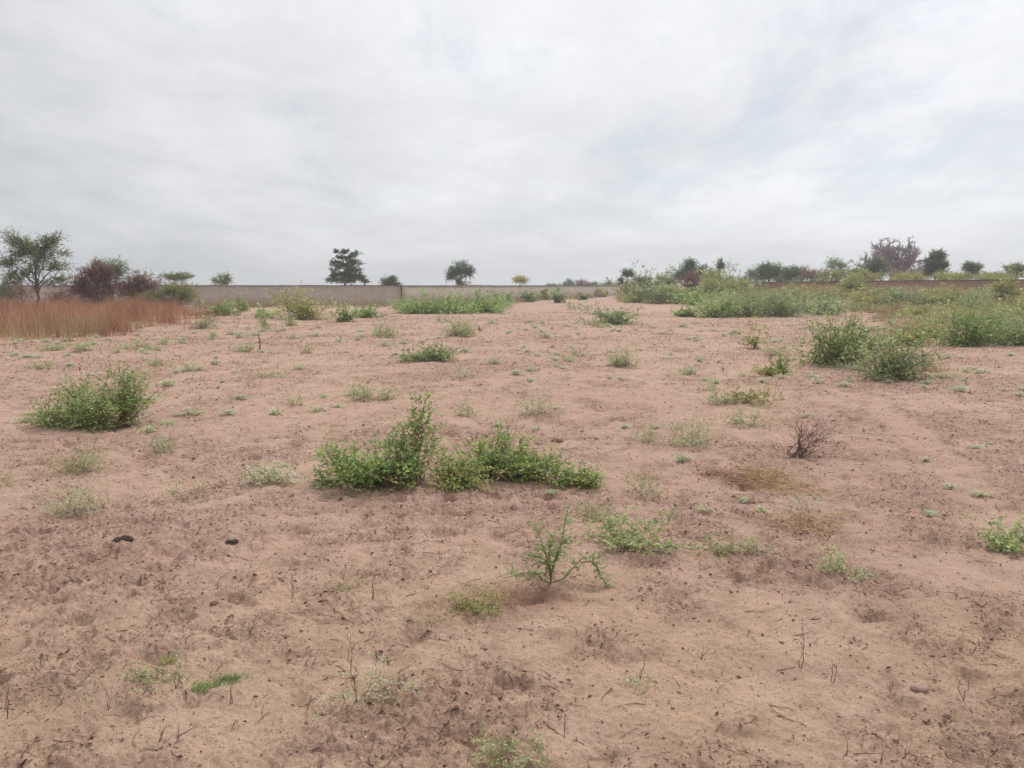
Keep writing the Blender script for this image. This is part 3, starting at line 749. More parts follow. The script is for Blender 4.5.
# ------------------------------------------------------------------ grass
def grass_blades(x, y, hmin, hmax, wid, rng, lean=.25, K=3, head=False, az=None):
    n = len(x)
    z = height(x, y, False) - .01
    h = rng.uniform(hmin, hmax, n)
    a = rng.uniform(0, 2 * PI, n) if az is None else az + rng.normal(0, .9, n)
    ln = np.abs(rng.normal(0, lean, n))
    f = rng.uniform(0, PI, n)
    t = np.linspace(0, 1, K)
    V = []
    for i, tt in enumerate(t):
        cx = x + np.cos(a) * ln * h * tt ** 1.8; cy = y + np.sin(a) * ln * h * tt ** 1.8
        cz = z + h * tt * (1 - .25 * ln * tt)
        w = wid * (1 - .85 * tt) * .5
        if head: w = wid * (.35 + 1.0 * (tt > .75)) * .5
        V.append(np.stack([cx - np.cos(f) * w, cy - np.sin(f) * w, cz], 1)); V.append(np.stack([cx + np.cos(f) * w, cy + np.sin(f) * w, cz], 1))
    V = np.stack(V, 1)
    b = (np.arange(n) * 2 * K)[:, None]
    q = np.concatenate([b + np.array([[2 * i, 2 * i + 1, 2 * i + 3, 2 * i + 2]]) for i in range(K - 1)])
    return V.reshape(-1, 3), q

def in_poly(x, y, poly):
    c = np.zeros(len(x), bool); j = len(poly) - 1
    for i in range(len(poly)):
        xi, yi = poly[i][:2]; xj, yj = poly[j][:2]
        with np.errstate(divide='ignore', invalid='ignore'):
            c ^= ((yi > y) != (yj > y)) & (x < (xj - xi) * (y - yi) / (yj - yi + 1e-12) + xi)
        j = i
    return c

def grass_area(name, poly, n, h0, h1, wid, mat, label, seed, clump=.6, lean=.25, fray=.8, tuss=0):
    rng = np.random.default_rng(seed)
    P = np.array([p[:2] for p in poly])
    lo, hi = P.min(0) - fray, P.max(0) + fray
    x = rng.uniform(lo[0], hi[0], n * 4); y = rng.uniform(lo[1], hi[1], n * 4)
    jx = fray * fbm(x * .8, y * .8, seed, 3); jy = fray * fbm(x * .8 + 50, y * .8, seed + 1, 3)
    ok = in_poly(x + jx, y + jy, P)
    ok &= rng.random(len(x)) < (1 - clump) + clump * sstep(-.3, .5, fbm(x * .5, y * .5, seed + 2, 4, .6))
    x, y = x[ok][:n], y[ok][:n]
    az = None; tm = 1.0
    if tuss:
        m = max(1, len(x) // 26); j_ = rng.integers(0, m, len(x))
        cxx, cyy = x[:m].copy(), y[:m].copy()
        sp = rng.uniform(.4, 1.2, m)[j_] * tuss
        x = cxx[j_] + rng.normal(0, 1, len(x)) * sp; y = cyy[j_] + rng.normal(0, 1, len(x)) * sp
        az = rng.uniform(0, 2 * PI, m)[j_]; tm = rng.uniform(.55, 1.35, m)[j_]; tt_ = rng.normal(0, .17, m)[j_]
    hh = 1 + .42 * noise(x * .35, y * .35, seed + 5) + .2 * noise(x * 1.3, y * 1.3, seed + 6)
    V, q = grass_blades(x, y, h0, h1, wid, rng, lean, az=az)
    hh = hh * tm
    # local height variation
    z0 = height(x, y, False)
    V = V.reshape(len(x), -1, 3); V[:, :, 2] = z0[:, None] + (V[:, :, 2] - z0[:, None]) * hh[:, None]
    t = np.clip(.5 + .22 * rng.normal(0, 1, len(x)) + .42 * fbm(x * .5, y * .5, seed + 7, 3), 0, 1)
    if tuss: t = np.clip(t + tt_, 0, 1)
    o = make(name, V.reshape(-1, 3), [q], M[mat], attrs={'tint': np.repeat(t, 6)})
    return tag(o, label, kind='stuff')

def PP(*pts): return [pix(a, b) for a, b in pts]
grass_area('dry_grass', PP((-90, 340), (60, 337), (110, 333), (150, 325), (196, 317), (196, 311), (120, 309), (0, 308), (-90, 308)), 50000, .32, .98, .014, 'redgrass', 'tall rust-red dry grass', 61, .85, .5, 2.6, .22)
grass_area('dry_grass', PP((-60, 352), (60, 349), (130, 342), (180, 330), (230, 318), (196, 312), (150, 324), (60, 334), (-60, 336)), 2600, .08, .5, .010, 'redgrass', 'thin outlying tussocks of the red grass', 60, .85, .5, 1.2, .16)
grass_area('dry_grass', PP((0, 341), (70, 339), (115, 335), (150, 327), (120, 325), (60, 331), (0, 334)), 2600, .3, .7, .012, 'straw', 'pale straw at the edge of the red grass', 62, .7)
grass_area('dry_grass', PP((190, 309), (300, 308), (420, 308), (520, 303), (600, 298), (600, 295), (520, 298), (400, 305), (200, 305)), 26000, .25, .8, .03, 'tangrass', 'dusty tan grass in front of the grey wall', 63, .5, .4, .8, .2)
grass_area('dry_grass', PP((620, 302), (700, 301), (760, 303), (830, 302), (860, 298), (860, 290), (760, 289), (620, 293)), 42000, .15, .55, .03, 'olgrass', 'golden olive grass on the bank', 64, .5, .4, .8, .2)
grass_area('dry_grass', PP((770, 297), (860, 299), (1090, 300), (1090, 290), (860, 287), (770, 289)), 16000, .25, .65, .03, 'olgrass', 'taller golden grass at the foot of the red wall', 69, .6, .4, 1.5, .25)
grass_area('dry_grass', PP((850, 312), (1090, 322), (1090, 292), (850, 294)), 36000, .12, .45, .028, 'olgrass', 'low yellowish grass under the red wall', 65, .7, .4, .8, .2)
grass_area('dry_grass', PP((865, 340), (930, 345), (1090, 345), (1090, 312), (880, 312)), 22000, .08, .28, .02, 'olgrass', 'low brownish grass between the bushes', 66, .9, .4, .8, .2)
grass_area('dry_grass', PP((120, 372), (330, 372), (420, 345), (520, 318), (200, 318), (60, 345)), 5000, .02, .09, .010, 'tangrass', 'sparse dusty grass on the open sand', 67, .97)
grass_area('dry_grass', PP((640, 345), (800, 350), (850, 318), (650, 312)), 2500, .02, .09, .010, 'olgrass', 'sparse grass on the far pink sand', 68, .97)

def undergrowth(name, poly, nclump, h, L, mat, label, seed, fray=1.0, per=60):
    rng = np.random.default_rng(seed)
    P = np.array([p[:2] for p in poly]); lo, hi = P.min(0) - fray, P.max(0) + fray
    x = rng.uniform(lo[0], hi[0], nclump * 5); y = rng.uniform(lo[1], hi[1], nclump * 5)
    dn = fbm(x * .45, y * .45, seed, 3)
    ok = in_poly(x + fray * noise(x * .6, y * .6, seed + 3), y + fray * noise(x * .6 + 9, y * .6, seed + 4), P) & (rng.random(len(x)) < .03 + .97 * sstep(.0, .4, dn))
    x, y, dn = x[ok][:nclump], y[ok][:nclump], dn[ok][:nclump]
    n = len(x)
    hh = h * rng.uniform(.35, 1.0, n) * (.6 + .8 * sstep(-.2, .5, dn)); R = hh * rng.uniform(.6, 1.1, n)
    d = norm(rng.normal(0, 1, (n, per, 3))); d[..., 2] = np.abs(d[..., 2])
    rad = rng.random((n, per, 1)) ** .4
    p = d * rad * np.stack([R, R, hh], 1)[:, None, :] + np.stack([x, y, height(x, y, False)], 1)[:, None, :]
    p = p.reshape(-1, 3); d = d.reshape(-1, 3)
    D = norm(d + rng.normal(0, .5, d.shape)); Nn = norm(np.array([0, 0, 1.]) + rng.normal(0, .6, d.shape))
    V, q, k = leaves(p, D, Nn, L * rng.uniform(.6, 1.3, len(p)), L * .5 * rng.uniform(.6, 1.3, len(p)), rng, simple=True)
    t = np.clip(.45 + .15 * rng.normal(0, 1, len(p)) + np.repeat(.18 * rng.normal(0, 1, n), per), 0, .98)
    tag(make(name, V, [q], M[mat], attrs={'tint': np.repeat(t, k)}), label, kind='stuff')
undergrowth('undergrowth', PP((690, 314), (760, 317), (850, 312), (850, 300), (700, 300)), 480, .8, .10, 'blue', 'leafy green ground cover filling the wide thicket', 81)
undergrowth('undergrowth', PP((855, 312), (1090, 322), (1090, 294), (855, 297)), 220, .6, .09, 'olive', 'olive leafy ground cover under the red wall', 82)
undergrowth('undergrowth', PP((925, 343), (1090, 346), (1090, 310), (900, 312)), 110, .6, .08, 'blue', 'grey-green ground cover between the bushes', 83, .7)
undergrowth('undergrowth', PP((620, 303), (700, 304), (760, 300), (760, 290), (630, 293)), 600, .7, .11, 'olive', 'mixed olive growth covering the bank', 84)
undergrowth('undergrowth', PP((396, 314), (500, 314), (510, 306), (400, 307)), 300, .6, .09, 'green', 'dense green creepers filling the long thicket', 85, .5)

def tuft(px, py, w, h, n, mat, label, seed, wid=.003, lean=.6, name='grass_tuft', cat='grass tuft', lay=False):
    loc, W, Dp, H, D = place(px, py, w, h, .5)
    rng = np.random.default_rng(seed)
    u = rng.normal(0, .26, n); v = rng.normal(0, .28, n)
    x = loc[0] + u * W; y = loc[1] + v * Dp
    V, q = grass_blades(x, y, H * .4, H * 1.1, wid, rng, lean)
    V = V - np.array(loc)
    t = np.clip(.45 + .25 * rng.normal(0, 1, n), 0, 1)
    e = make(name, V, [q], M[mat], attrs={'tint': np.repeat(t, 6)}); e.location = loc
    return tag(e, label, cat)
tuft(232, 684, 44, 16, 420, 'dgreen', 'flat bright green grass tuft, fuller end of a low green strip', 71, .0035, .9)
tuft(202, 688, 34, 13, 260, 'green', 'thinner dark green grass tuft ending the low green strip', 72, .0035, .9)
tuft(170, 664, 20, 14, 160, 'olive', 'sparse yellowish grass sprig above the spidery weed', 73, .003, .7)
def lying(px, py, w, h, n, mat, label, seed, ln=.12, wid=.0062):
    x0, y0, z0 = pix(px, py); D = y0 * CP + EYE * SP; W = w / F * D; Dp = h / F * D * y0 / EYE
    rng = np.random.default_rng(seed)
    k = 14; cx, cy = rng.normal(0, .22, k) * W, rng.normal(0, .25, k) * Dp
    j_ = rng.integers(0, k, n)
    x = x0 + cx[j_] + rng.normal(0, .10, n) * W; y = y0 + cy[j_] + rng.normal(0, .12, n) * Dp
    a = rng.uniform(0, 2 * PI, n); L = ln * rng.uniform(.4, 1.5, n); z = height(x, y) + rng.random(n) ** 2 * .035 + .004
    t = np.linspace(0, 1, 4)[None]; bd = rng.normal(0, .5, n)[:, None]
    X = x[:, None] + L[:, None] * (t * np.cos(a)[:, None] - bd * t * (1 - t) * np.sin(a)[:, None]); Y = y[:, None] + L[:, None] * (t * np.sin(a)[:, None] + bd * t * (1 - t) * np.cos(a)[:, None])
    Z = z[:, None] + (rng.random(n)[:, None] ** 2) * .5 * L[:, None] * t * (1.2 - t)
    V, q = tubes(np.stack([X - x0, Y - y0, Z - z0], -1), wid * .5 * rng.uniform(.5, 1.2, n)[:, None] * (1.1 - .6 * t), 3)
    tt = np.clip(.45 + .25 * rng.normal(0, 1, n), 0, 1)
    o = make('straw_tuft', V, [q], M[mat], attrs={'tint': np.repeat(tt, 12)}); o.location = (x0, y0, z0)
    tag(o, label, 'straw')
lying(768, 482, 96, 30, 520, 'gold', 'flattened patch of brown-gold straw on the sand', 74)
lying(735, 482, 60, 20, 200, 'rgold', 'rusty end of the flattened straw patch', 75)
lying(800, 522, 80, 22, 170, 'gold', 'thin golden straw lying below the flattened patch', 77)
lying(960, 735, 170, 70, 130, 'sstem', 'few scattered dull dry stalks in the near corner of the field', 79, .08, .0024)
lying(60, 705, 170, 60, 46, 'sstem', 'few long pale straws lying on the near sand', 83, .17, .0024)
tuft(775, 486, 40, 18, 120, 'straw', 'short standing golden blades in the middle of the flattened straw', 76, .003, 1.2, 'straw_tuft')
tuft(160, 430, 60, 8, 120, 'tangrass', 'faint dry grass tuft on the far side of the ragged shrub', 78, .004, .8)
tuft(930, 372, 40, 16, 260, 'straw', 'reddish-gold dry grass at the foot of the round grey-green bush', 79, .006, .9)

# ------------------------------------------------------------------ small sprouts, copies
def sprouts():
    protos = []
    for i in range(4):
        e = plant('small_sprout', (0, 0, 0), [(0, 0, .03, .09, .09, .035, 9 + 3 * i)], 'tiny pale sprout dotting the open sand', 'sprout', 900 + i, 'pale', 'pstem', .020, .009, 3, .035, 4, .2, .0014, .01,
                  dry=.3, group='tiny sprouts scattered over the sand', tint=(.62, .2), tilt=.9)
        protos.append((e, [c for c in e.children]))
    rng = np.random.default_rng(77)
    k = 0; used = set()
    while k < 230:
        d = rng.uniform(5.5, 34); a = math.radians(rng.uniform(-36, 36))
        if rng.random() > .25 + .75 * (d / 34): continue
        x, y = d * math.sin(a), d * math.cos(a)
        if fbm(np.array([x * .35]), np.array([y * .25]), 55, 3)[0] < .05: continue
        e, ch = protos[k % 4]
        if k % 4 not in used: o = e; used.add(k % 4)
        else:
            o = e.copy(); COL.objects.link(o)
            for c in ch:
                cc = c.copy(); COL.objects.link(cc); cc.parent = o
        o.location = (x, y, zat(x, y)); o.rotation_euler = (0, 0, rng.uniform(0, 6.28))
        s = rng.uniform(.4, 1.0) * (1 + d * .035); o.scale = (s * 1.2, s * 1.2, s * rng.uniform(.5, 1.1))
        k += 1
sprouts()

def wisps():
    protos = []
    for i in range(5):
        e = plant('weed_tuft', (0, 0, 0), [(0, 0, .10, .14, .14, .10, 12), (.14, .05, .05, .12, .1, .05, 7), (-.14, -.05, .04, .12, .1, .04, 6)], 'wispy pale weed scattered in the open field', 'weed', 930 + i,
                  'pale', 'pstem', .030, .012, 4, .07, 4, .2, .0024, .06, simple=True, dry=.3, group='wispy pale weeds scattered over the open field', tint=(.45, .2), tilt=.9)
        protos.append((e, list(e.children)))
    rng = np.random.default_rng(404); k = 0
    while k < 75:
        d = rng.uniform(6.5, 34); a = math.radians(rng.uniform(-37, 34)); x, y = d * math.sin(a), d * math.cos(a)
        if rng.random() > .2 + .8 * d / 34 or fbm(np.array([x * .22]), np.array([y * .2]), 91, 3)[0] < -.05: continue
        e, ch = protos[k % 5]
        if k < 5: o = e
        else:
            o = e.copy(); COL.objects.link(o)
            for c in ch:
                cc = c.copy(); COL.objects.link(cc); cc.parent = o
        o.location = (x, y, zat(x, y)); o.rotation_euler = (0, 0, rng.uniform(0, 6.28))
        q_ = rng.uniform(.5, 1.25) * (.8 + d * .012); o.scale = (q_ * 1.25, q_ * 1.25, q_ * rng.uniform(.6, 1.1)); k += 1
wisps()

# ------------------------------------------------------------------ trees
def tree(name, px, Y, top, wpx, label, mat, seed, cat='tree', trunk=.35, blobs=None, ntips=120, L=.12, per=7, tw=4, bark='bark', trad=.12, arch=.3, ratio=.45, base_py=None, droop=0, tl=None,
         forks=None, leafy=True, tint=(.45, .2), flat=0, lean=0.0, up=.2, fill=1.0):
    """px: its column, Y: its distance, top: picture row of its top; blobs in units of (half width, half depth, height)"""
    x = (px - 512) / F * (Y * CP + .2); z = zat(x, Y)
    D = Y * CP
    tz = EYE + (285.5 - top) / F * Y * 1.015
    H = tz - z; W = wpx / F * D * 1.08; ntips = int(ntips * 1.35)
    rng = np.random.default_rng(seed)
    if blobs is None: blobs = [(0, 0, .62, 1, 1, .38, 1)]
    B = [(a * W / 2, b * W / 2, c * H, d * W / 2, e_ * W / 2, f * H, ntips * w_) for a, b, c, d, e_, f, w_ in blobs]
    e = empty(name, (x, Y, z), label, cat)
    tips = blob_tips(B, rng, False); N = len(tips)
    # trunk
    zt = trunk * H
    K = 7
    tp = paths_to(np.array([[0, 0, -.1]]), np.array([[lean * W, 0, zt]]), rng, K, 0, .04)
    V0, q0 = tubes(tp, (trad * (1.25 - .55 * np.linspace(0, 1, K) ** .7))[None], 8)
    make('trunk', V0, [q0], M[bark], e, smooth=True)
    # limbs: from trunk to inner points of the crown, then branches limb -> tip
    nl = max(5, min(14, len(blobs) * 2 + 3))
    ctr = tips[rng.choice(N, nl, replace=False)] * np.array([.62, .62, 1]) ; ctr[:, 2] = zt + (ctr[:, 2] - zt) * .72
    s_t = rng.uniform(.55, 1.0, nl)[:, None]
    st = on_paths(np.repeat(tp, nl, 0), s_t)[0][:, 0]
    LP = paths_to(st, ctr, rng, 7, arch, .06)
    VL, qL = tubes(LP, trad * .55 * np.linspace(1, .4, 7)[None] * rng.uniform(.6, 1.1, (nl, 1)), 6)
    # nearest limb points
    fl = LP[:, 2:].reshape(-1, 3)
    dist = np.linalg.norm((tips[:, None] - fl[None]) * np.array([1, 1, 1.2]), axis=2) + rng.uniform(0, .15 * W, (N, len(fl)))
    rt = fl[np.argmin(dist, 1)]
    BP = paths_to(rt, tips, rng, 6, .2, .07)
    VB, qB = tubes(BP, trad * .17 * np.linspace(1, .3, 6)[None] * np.ones((N, 1)), 4)
    tl = tl or .16 * min(W, H)
    TW = twigs_on(BP, tw, .35, 1, tl, rng, up, 1.0)
    if flat: TW[:, :, 2] = TW[:, :1, 2] + (TW[:, :, 2] - TW[:, :1, 2]) * (1 - flat)
    VT, qT = tubes(TW, np.full(TW.shape[:2], trad * .06), 3)
    o1 = len(VL); o2 = o1 + len(VB)
    make('limb', np.concatenate([VL, VB, VT]), [qL, qB + o1, qT + o2], M[bark], e)
    if leafy:
        V, q, k, n, g = leaf_on(TW, per, .0, rng, L, L * ratio, simple=True, tilt=.7, droop=droop)
        V2, q2, k2, n2, g2 = leaf_on(BP, per, .55, rng, L, L * ratio, simple=True, tilt=.7)
        t = np.clip(tint[0] + tint[1] * rng.normal(0, 1, n + n2), 0, 1)
        make('crown', np.concatenate([V, V2]), [q, q2 + len(V)], M[mat], e, attrs={'tint': np.repeat(t, 4)})
    return e

# spreading tree standing in the red grass
tree('acacia_tree', 38, 46, 229, 72, 'spreading thorn tree with open layered crown rising from the red grass', 'treel', 301, trunk=.36, trad=.085, ntips=170, L=.085, per=9, tw=6,
     blobs=[(-.62, 0, .88, .34, .3, .10, .10), (-.25, .1, .80, .42, .5, .12, .18), (.35, 0, .80, .42, .5, .11, .16), (.66, 0, .88, .24, .3, .07, .07), (-.6, -.1, .62, .42, .5, .11, .16), (.05, 0, .64, .5, .6, .12, .18),
            (.5, 0, .56, .45, .5, .07, .12), (-.1, 0, .50, .5, .4, .06, .08), (.5, .1, .38, .42, .4, .08, .12), (-.75, .1, .38, .35, .3, .07, .08), (-.35, -.1, .44, .4, .4, .07, .10), (.1, 0, .74, .3, .3, .14, .10), (.8, 0, .68, .2, .3, .05, .04)], flat=.2, arch=.4, tl=.42)
tree('purple_bush', 98, 50, 260, 66, 'large purple-leaved bush with green top at the back of the red grass', 'purple', 302, 'bush', .15, ntips=300, L=.09, per=9, tw=5, trad=.07,
     blobs=[(0, 0, .5, .95, .9, .42, .6), (.15, 0, .78, .55, .5, .22, .25), (-.6, 0, .5, .35, .4, .3, .15)], tl=.35, tint=(.45, .25))
tree('green_bush', 112, 51, 256, 46, 'dark green bush rising behind the purple-leaved bush', 'treel', 312, 'bush', .2, ntips=120, L=.09, per=8, tw=5, trad=.07,
     blobs=[(0, 0, .74, .9, .7, .24, 1)], tl=.3)
tree('rusty_bush', 142, 52, 268, 56, 'rounded red-brown bush between the purple and the yellow-green bush', 'rust', 303, 'bush', .15, ntips=300, L=.08, per=9, tw=5, trad=.06, blobs=[(0, 0, .5, 1, .9, .48, 1)], tl=.28)
tree('green_bush', 150, 49, 288, 46, 'low dull green bush beneath the rounded red-brown one', 'olive', 313, 'bush', .15, ntips=110, L=.07, per=8, tw=5, trad=.05, blobs=[(0, 0, .5, 1, .9, .45, 1)], tl=.25, tint=(.2, .15))
tree('olive_bush', 178, 50, 276, 46, 'feathery yellow-green bush ending the thicket above the red grass', 'olive', 304, 'bush', .15, ntips=170, L=.07, per=9, tw=5, trad=.06, blobs=[(0, 0, .5, 1, .9, .45, 1)], tl=.3, tint=(.38, .16))
tree('flat_topped_tree', 180, 60, 271, 36, 'dark flat-topped bush peeping over the feathery yellow-green one', 'treel', 305, 'bush', .4, ntips=80, L=.09, per=9, tw=4, trad=.06, blobs=[(0, 0, .85, 1, .8, .12, 1)], flat=.5, tl=.35)
tree('grey_bush', 8, 56, 281, 30, 'grey-green bush at the frame edge behind the thorn tree', 'tree', 306, 'bush', .2, ntips=90, L=.09, per=8, tw=5, trad=.05, blobs=[(0, 0, .55, 1, .9, .42, 1)], tl=.3)
tree('purple_bush', 24, 54, 277, 34, 'thin purplish bush at the foot of the thorn tree', 'purple', 307, 'bush', .2, ntips=70, L=.07, per=6, tw=5, trad=.04, blobs=[(0, 0, .55, 1, .9, .4, 1)], tl=.35)
tree('rusty_bush', 62, 53, 287, 36, 'low reddish bush between the thorn tree and the purple bush', 'rust', 314, 'bush', .2, ntips=80, L=.07, per=7, tw=5, trad=.04, blobs=[(0, 0, .55, 1, .9, .42, 1)], tl=.3)
tree('small_tree', 222, 78, 274, 22, 'small ragged tree just over the grey wall, nearest the thicket', 'treel', 308, trunk=.4, ntips=46, L=.12, per=8, trad=.06, blobs=[(0, 0, .75, 1, .8, .2, 1), (.5, 0, .9, .3, .3, .1, .2)], tl=.5)
# layered tree beyond the wall
bl = [(0, 0, .96, .28, .2, .03, .05), (.55, 0, .93, .40, .3, .03, .07), (-.50, 0, .95, .22, .2, .02, .03), (-.25, 0, .84, .45, .3, .04, .10), (.45, .1, .76, .42, .4, .05, .10), (-.7, 0, .74, .35, .3, .03, .05),
      (-.30, 0, .68, .55, .5, .06, .14), (.35, 0, .60, .5, .5, .06, .12), (-.75, .1, .60, .3, .3, .03, .04), (0, 0, .50, .62, .7, .07, .22), (.6, 0, .44, .42, .4, .05, .07), (0, 0, .38, .85, .8, .07, .24), (-.85, 0, .38, .32, .4, .04, .08), (.95, 0, .36, .3, .3, .03, .07), (-.6, 0, .5, .4, .4, .04, .08)]
tree('layered_tree', 348, 84, 250, 36, 'dark pagoda-like tree with tiered branches beyond the grey wall', 'tree', 309, trunk=.8, trad=.12, ntips=210, L=.15, per=9, tw=5, blobs=bl, flat=.4, arch=.1, tl=.36, up=.05)
tree('round_bush', 391, 92, 275, 22, 'small dome-shaped tree top beside the pagoda-like tree', 'tree', 310, trunk=.4, ntips=130, L=.14, per=9, tw=5, trad=.08, blobs=[(0, 0, .62, 1, .9, .36, 1)], tl=.4)
tree('round_tree', 460, 88, 260, 33, 'dense round dark tree with spiky outline beyond the grey wall', 'tree', 311, trunk=.4, ntips=120, L=.14, per=8, tw=5, trad=.12,
     blobs=[(0, 0, .72, .78, .8, .26, .55), (-.55, 0, .62, .42, .5, .2, .18), (.5, 0, .66, .46, .5, .2, .18), (0, 0, .92, .4, .4, .07, .08), (0, 0, .42, .6, .6, .08, .12)], tl=.5)
tree('pale_tree', 521, 104, 276, 17, 'little pale tree on a thin trunk by the grey wall', 'olive', 315, trunk=.55, ntips=50, L=.16, per=8, trad=.06, blobs=[(0, 0, .82, 1, .9, .18, 1)], tl=.5, tint=(.7, .18))
for i, (px_, top_, w_, lb) in enumerate([(552, 283, 14, 'faint grey bush on the skyline, smallest of the far row'), (569, 279, 18, 'dark flat thicket on the skyline past the pale little tree'), (582, 279, 16, 'dark reddish bush in the skyline row, joined to the flat thicket'),
                                     (594, 281, 14, 'thin grey-green bush on the skyline, toward the bushy bank'), (608, 282, 14, 'low grey bush on the skyline where the bank starts')]):
    tree('far_bush', px_, 150, top_, w_, lb, 'tree' if i != 2 else 'purple', 320 + i, 'bush', .3, ntips=40, L=.25, per=7, trad=.08, blobs=[(0, 0, .6, 1, .8, .38, 1)], tl=.6)
# bank thicket
tree('palm_like_tree', 626, 92, 270, 15, 'small dark tree with a tufted head standing over the bank', 'tree', 330, trunk=.6, ntips=30, L=.2, per=8, trad=.07, blobs=[(.15, 0, .85, .7, .7, .14, 1), (-.7, 0, .6, .4, .4, .1, .3)], tl=.5)
tree('green_bush', 636, 84, 279, 34, 'grey-green bush under the small tufted tree', 'olive', 331, 'bush', .2, ntips=70, L=.14, per=8, trad=.06, blobs=[(0, 0, .55, 1, .9, .42, 1)], tl=.4, tint=(.3, .2))
tree('green_bush', 663, 88, 272, 30, 'dull green bush halfway up the thicket on the bank', 'treel', 332, 'bush', .2, ntips=80, L=.14, per=8, trad=.06, blobs=[(.2, 0, .6, .9, .9, .38, 1)], tl=.45)
tree('thicket_tree', 690, 92, 258, 40, 'dark green tree crowning the thicket on the bank', 'tree', 333, trunk=.3, ntips=170, L=.16, per=9, trad=.1, blobs=[(-.1, 0, .85, .3, .4, .14, .2), (.1, 0, .62, .9, .8, .24, .6), (-.6, 0, .5, .4, .5, .2, .2)], tl=.5)
tree('purple_bush', 690, 78, 271, 30, 'purple-brown bush in front of the dark crowning tree', 'purple', 334, 'bush', .2, ntips=120, L=.11, per=9, trad=.06, blobs=[(0, 0, .55, 1, .9, .42, 1)], tl=.35, tint=(.35, .2))
tree('slender_tree', 719, 90, 259, 8, 'slender dark tree with narrow head beside a nearly bare one', 'tree', 335, trunk=.5, ntips=34, L=.15, per=8, trad=.06, blobs=[(0, 0, .78, 1, 1, .2, 1)], tl=.35)
tree('golden_bush', 668, 70, 281, 34, 'tawny yellowing bush low on the bank, before the purple-brown one', 'olive', 370, 'bush', .2, ntips=110, L=.10, per=8, trad=.05, blobs=[(0, 0, .5, 1, .8, .45, 1)], tl=.3, tint=(.75, .15))
tree('golden_bush', 738, 72, 276, 36, 'tawny bush at the shoulder of the bank below the slender tree', 'olive', 371, 'bush', .2, ntips=120, L=.10, per=8, trad=.05, blobs=[(0, 0, .5, 1, .8, .45, 1)], tl=.3, tint=(.72, .18))
tree('olive_bush', 712, 70, 277, 34, 'tall olive bush behind the rounded yellow-green bush of the bank', 'olive', 372, 'bush', .2, ntips=110, L=.10, per=8, trad=.05, blobs=[(0, 0, .5, 1, .8, .45, 1)], tl=.3, tint=(.5, .2))
tree('olive_bush', 648, 72, 279, 30, 'sage-green bush on the lower shoulder of the bank', 'blue', 373, 'bush', .2, ntips=90, L=.10, per=8, trad=.05, blobs=[(0, 0, .5, 1, .8, .45, 1)], tl=.3, tint=(.3, .2))
tree('olive_bush', 852, 62, 278, 30, 'dusty olive bush overlapping the red wall', 'olive', 374, 'bush', .2, ntips=90, L=.08, per=8, trad=.05, blobs=[(0, 0, .5, 1, .8, .45, 1)], tl=.3, tint=(.35, .2))
tree('bare_tree', 728, 90, 259, 18, 'nearly leafless grey tree beside the slender dark one', 'tree', 336, trunk=.4, ntips=34, L=.10, per=1, trad=.05, blobs=[(0, 0, .75, 1, .8, .22, 1)], tl=.4, up=.6)
tree('green_bush', 722, 86, 273, 44, 'broad green bush under the slender tree', 'treel', 337, 'bush', .2, ntips=110, L=.14, per=8, trad=.06, blobs=[(0, 0, .55, 1, .8, .38, 1)], tl=.4)
tree('green_bush', 745, 90, 275, 18, 'last low bush of the bank thicket near the concrete post', 'tree', 338, 'bush', .2, ntips=40, L=.14, per=8, trad=.05, blobs=[(0, 0, .55, 1, .8, .38, 1)], tl=.4)
tree('thicket_tree', 768, 84, 262, 34, 'big dull green bush leaning over the concrete post', 'tree', 339, trunk=.3, ntips=150, L=.15, per=9, trad=.08, blobs=[(0, 0, .66, .95, .8, .32, 1)], tl=.45, tint=(.6, .2))
tree('green_bush', 790, 88, 265, 26, 'lower shoulder beside the big dull green bush', 'tree', 340, 'bush', .3, ntips=80, L=.15, per=9, trad=.07, blobs=[(0, 0, .65, 1, .8, .32, 1)], tl=.45, tint=(.5, .2))
tree('brown_bush', 806, 92, 266, 22, 'brownish bare-looking tree top over the red wall start', 'purple', 341, 'bush', .4, ntips=50, L=.12, per=5, trad=.07, blobs=[(0, 0, .7, 1, .8, .26, 1)], tl=.5)
tree('brown_bush', 822, 92, 268, 16, 'small greyish tree top beside the brownish one', 'purple', 342, 'bush', .4, ntips=36, L=.12, per=5, trad=.06, blobs=[(0, 0, .7, 1, .8, .26, 1)], tl=.45)
tree('green_bush', 835, 74, 259, 24, 'loose light-green shrub with open twigs behind the red wall', 'treel', 343, 'bush', .4, ntips=44, L=.16, per=5, trad=.06, blobs=[(0, 0, .72, 1.1, .8, .26, 1)], tl=.55)
tree('green_bush', 829, 72, 268, 34, 'yellow-green bush at the foot of the loose open shrub', 'olive', 344, 'bush', .3, ntips=80, L=.11, per=8, trad=.05, blobs=[(0, 0, .55, 1, .8, .4, 1)], tl=.35, tint=(.5, .2))
tree('thicket_tree', 873, 84, 257, 28, 'dark green tree in front of the bare baobab', 'tree', 345, trunk=.4, ntips=170, L=.14, per=8, trad=.09, blobs=[(0, 0, .64, .95, .8, .34, .8), (0, 0, .40, .9, .8, .2, .3)], tl=.5)
tree('broad_tree', 934, 80, 250, 26, 'dense dark tree with lobed outline just past the baobab', 'tree', 346, trunk=.4, ntips=170, L=.15, per=9, trad=.11, blobs=[(.1, 0, .84, .55, .6, .14, .35), (-.3, 0, .62, .75, .7, .18, .4), (.55, 0, .58, .45, .5, .10, .2), (0, 0, .42, .9, .8, .16, .35)], tl=.4)
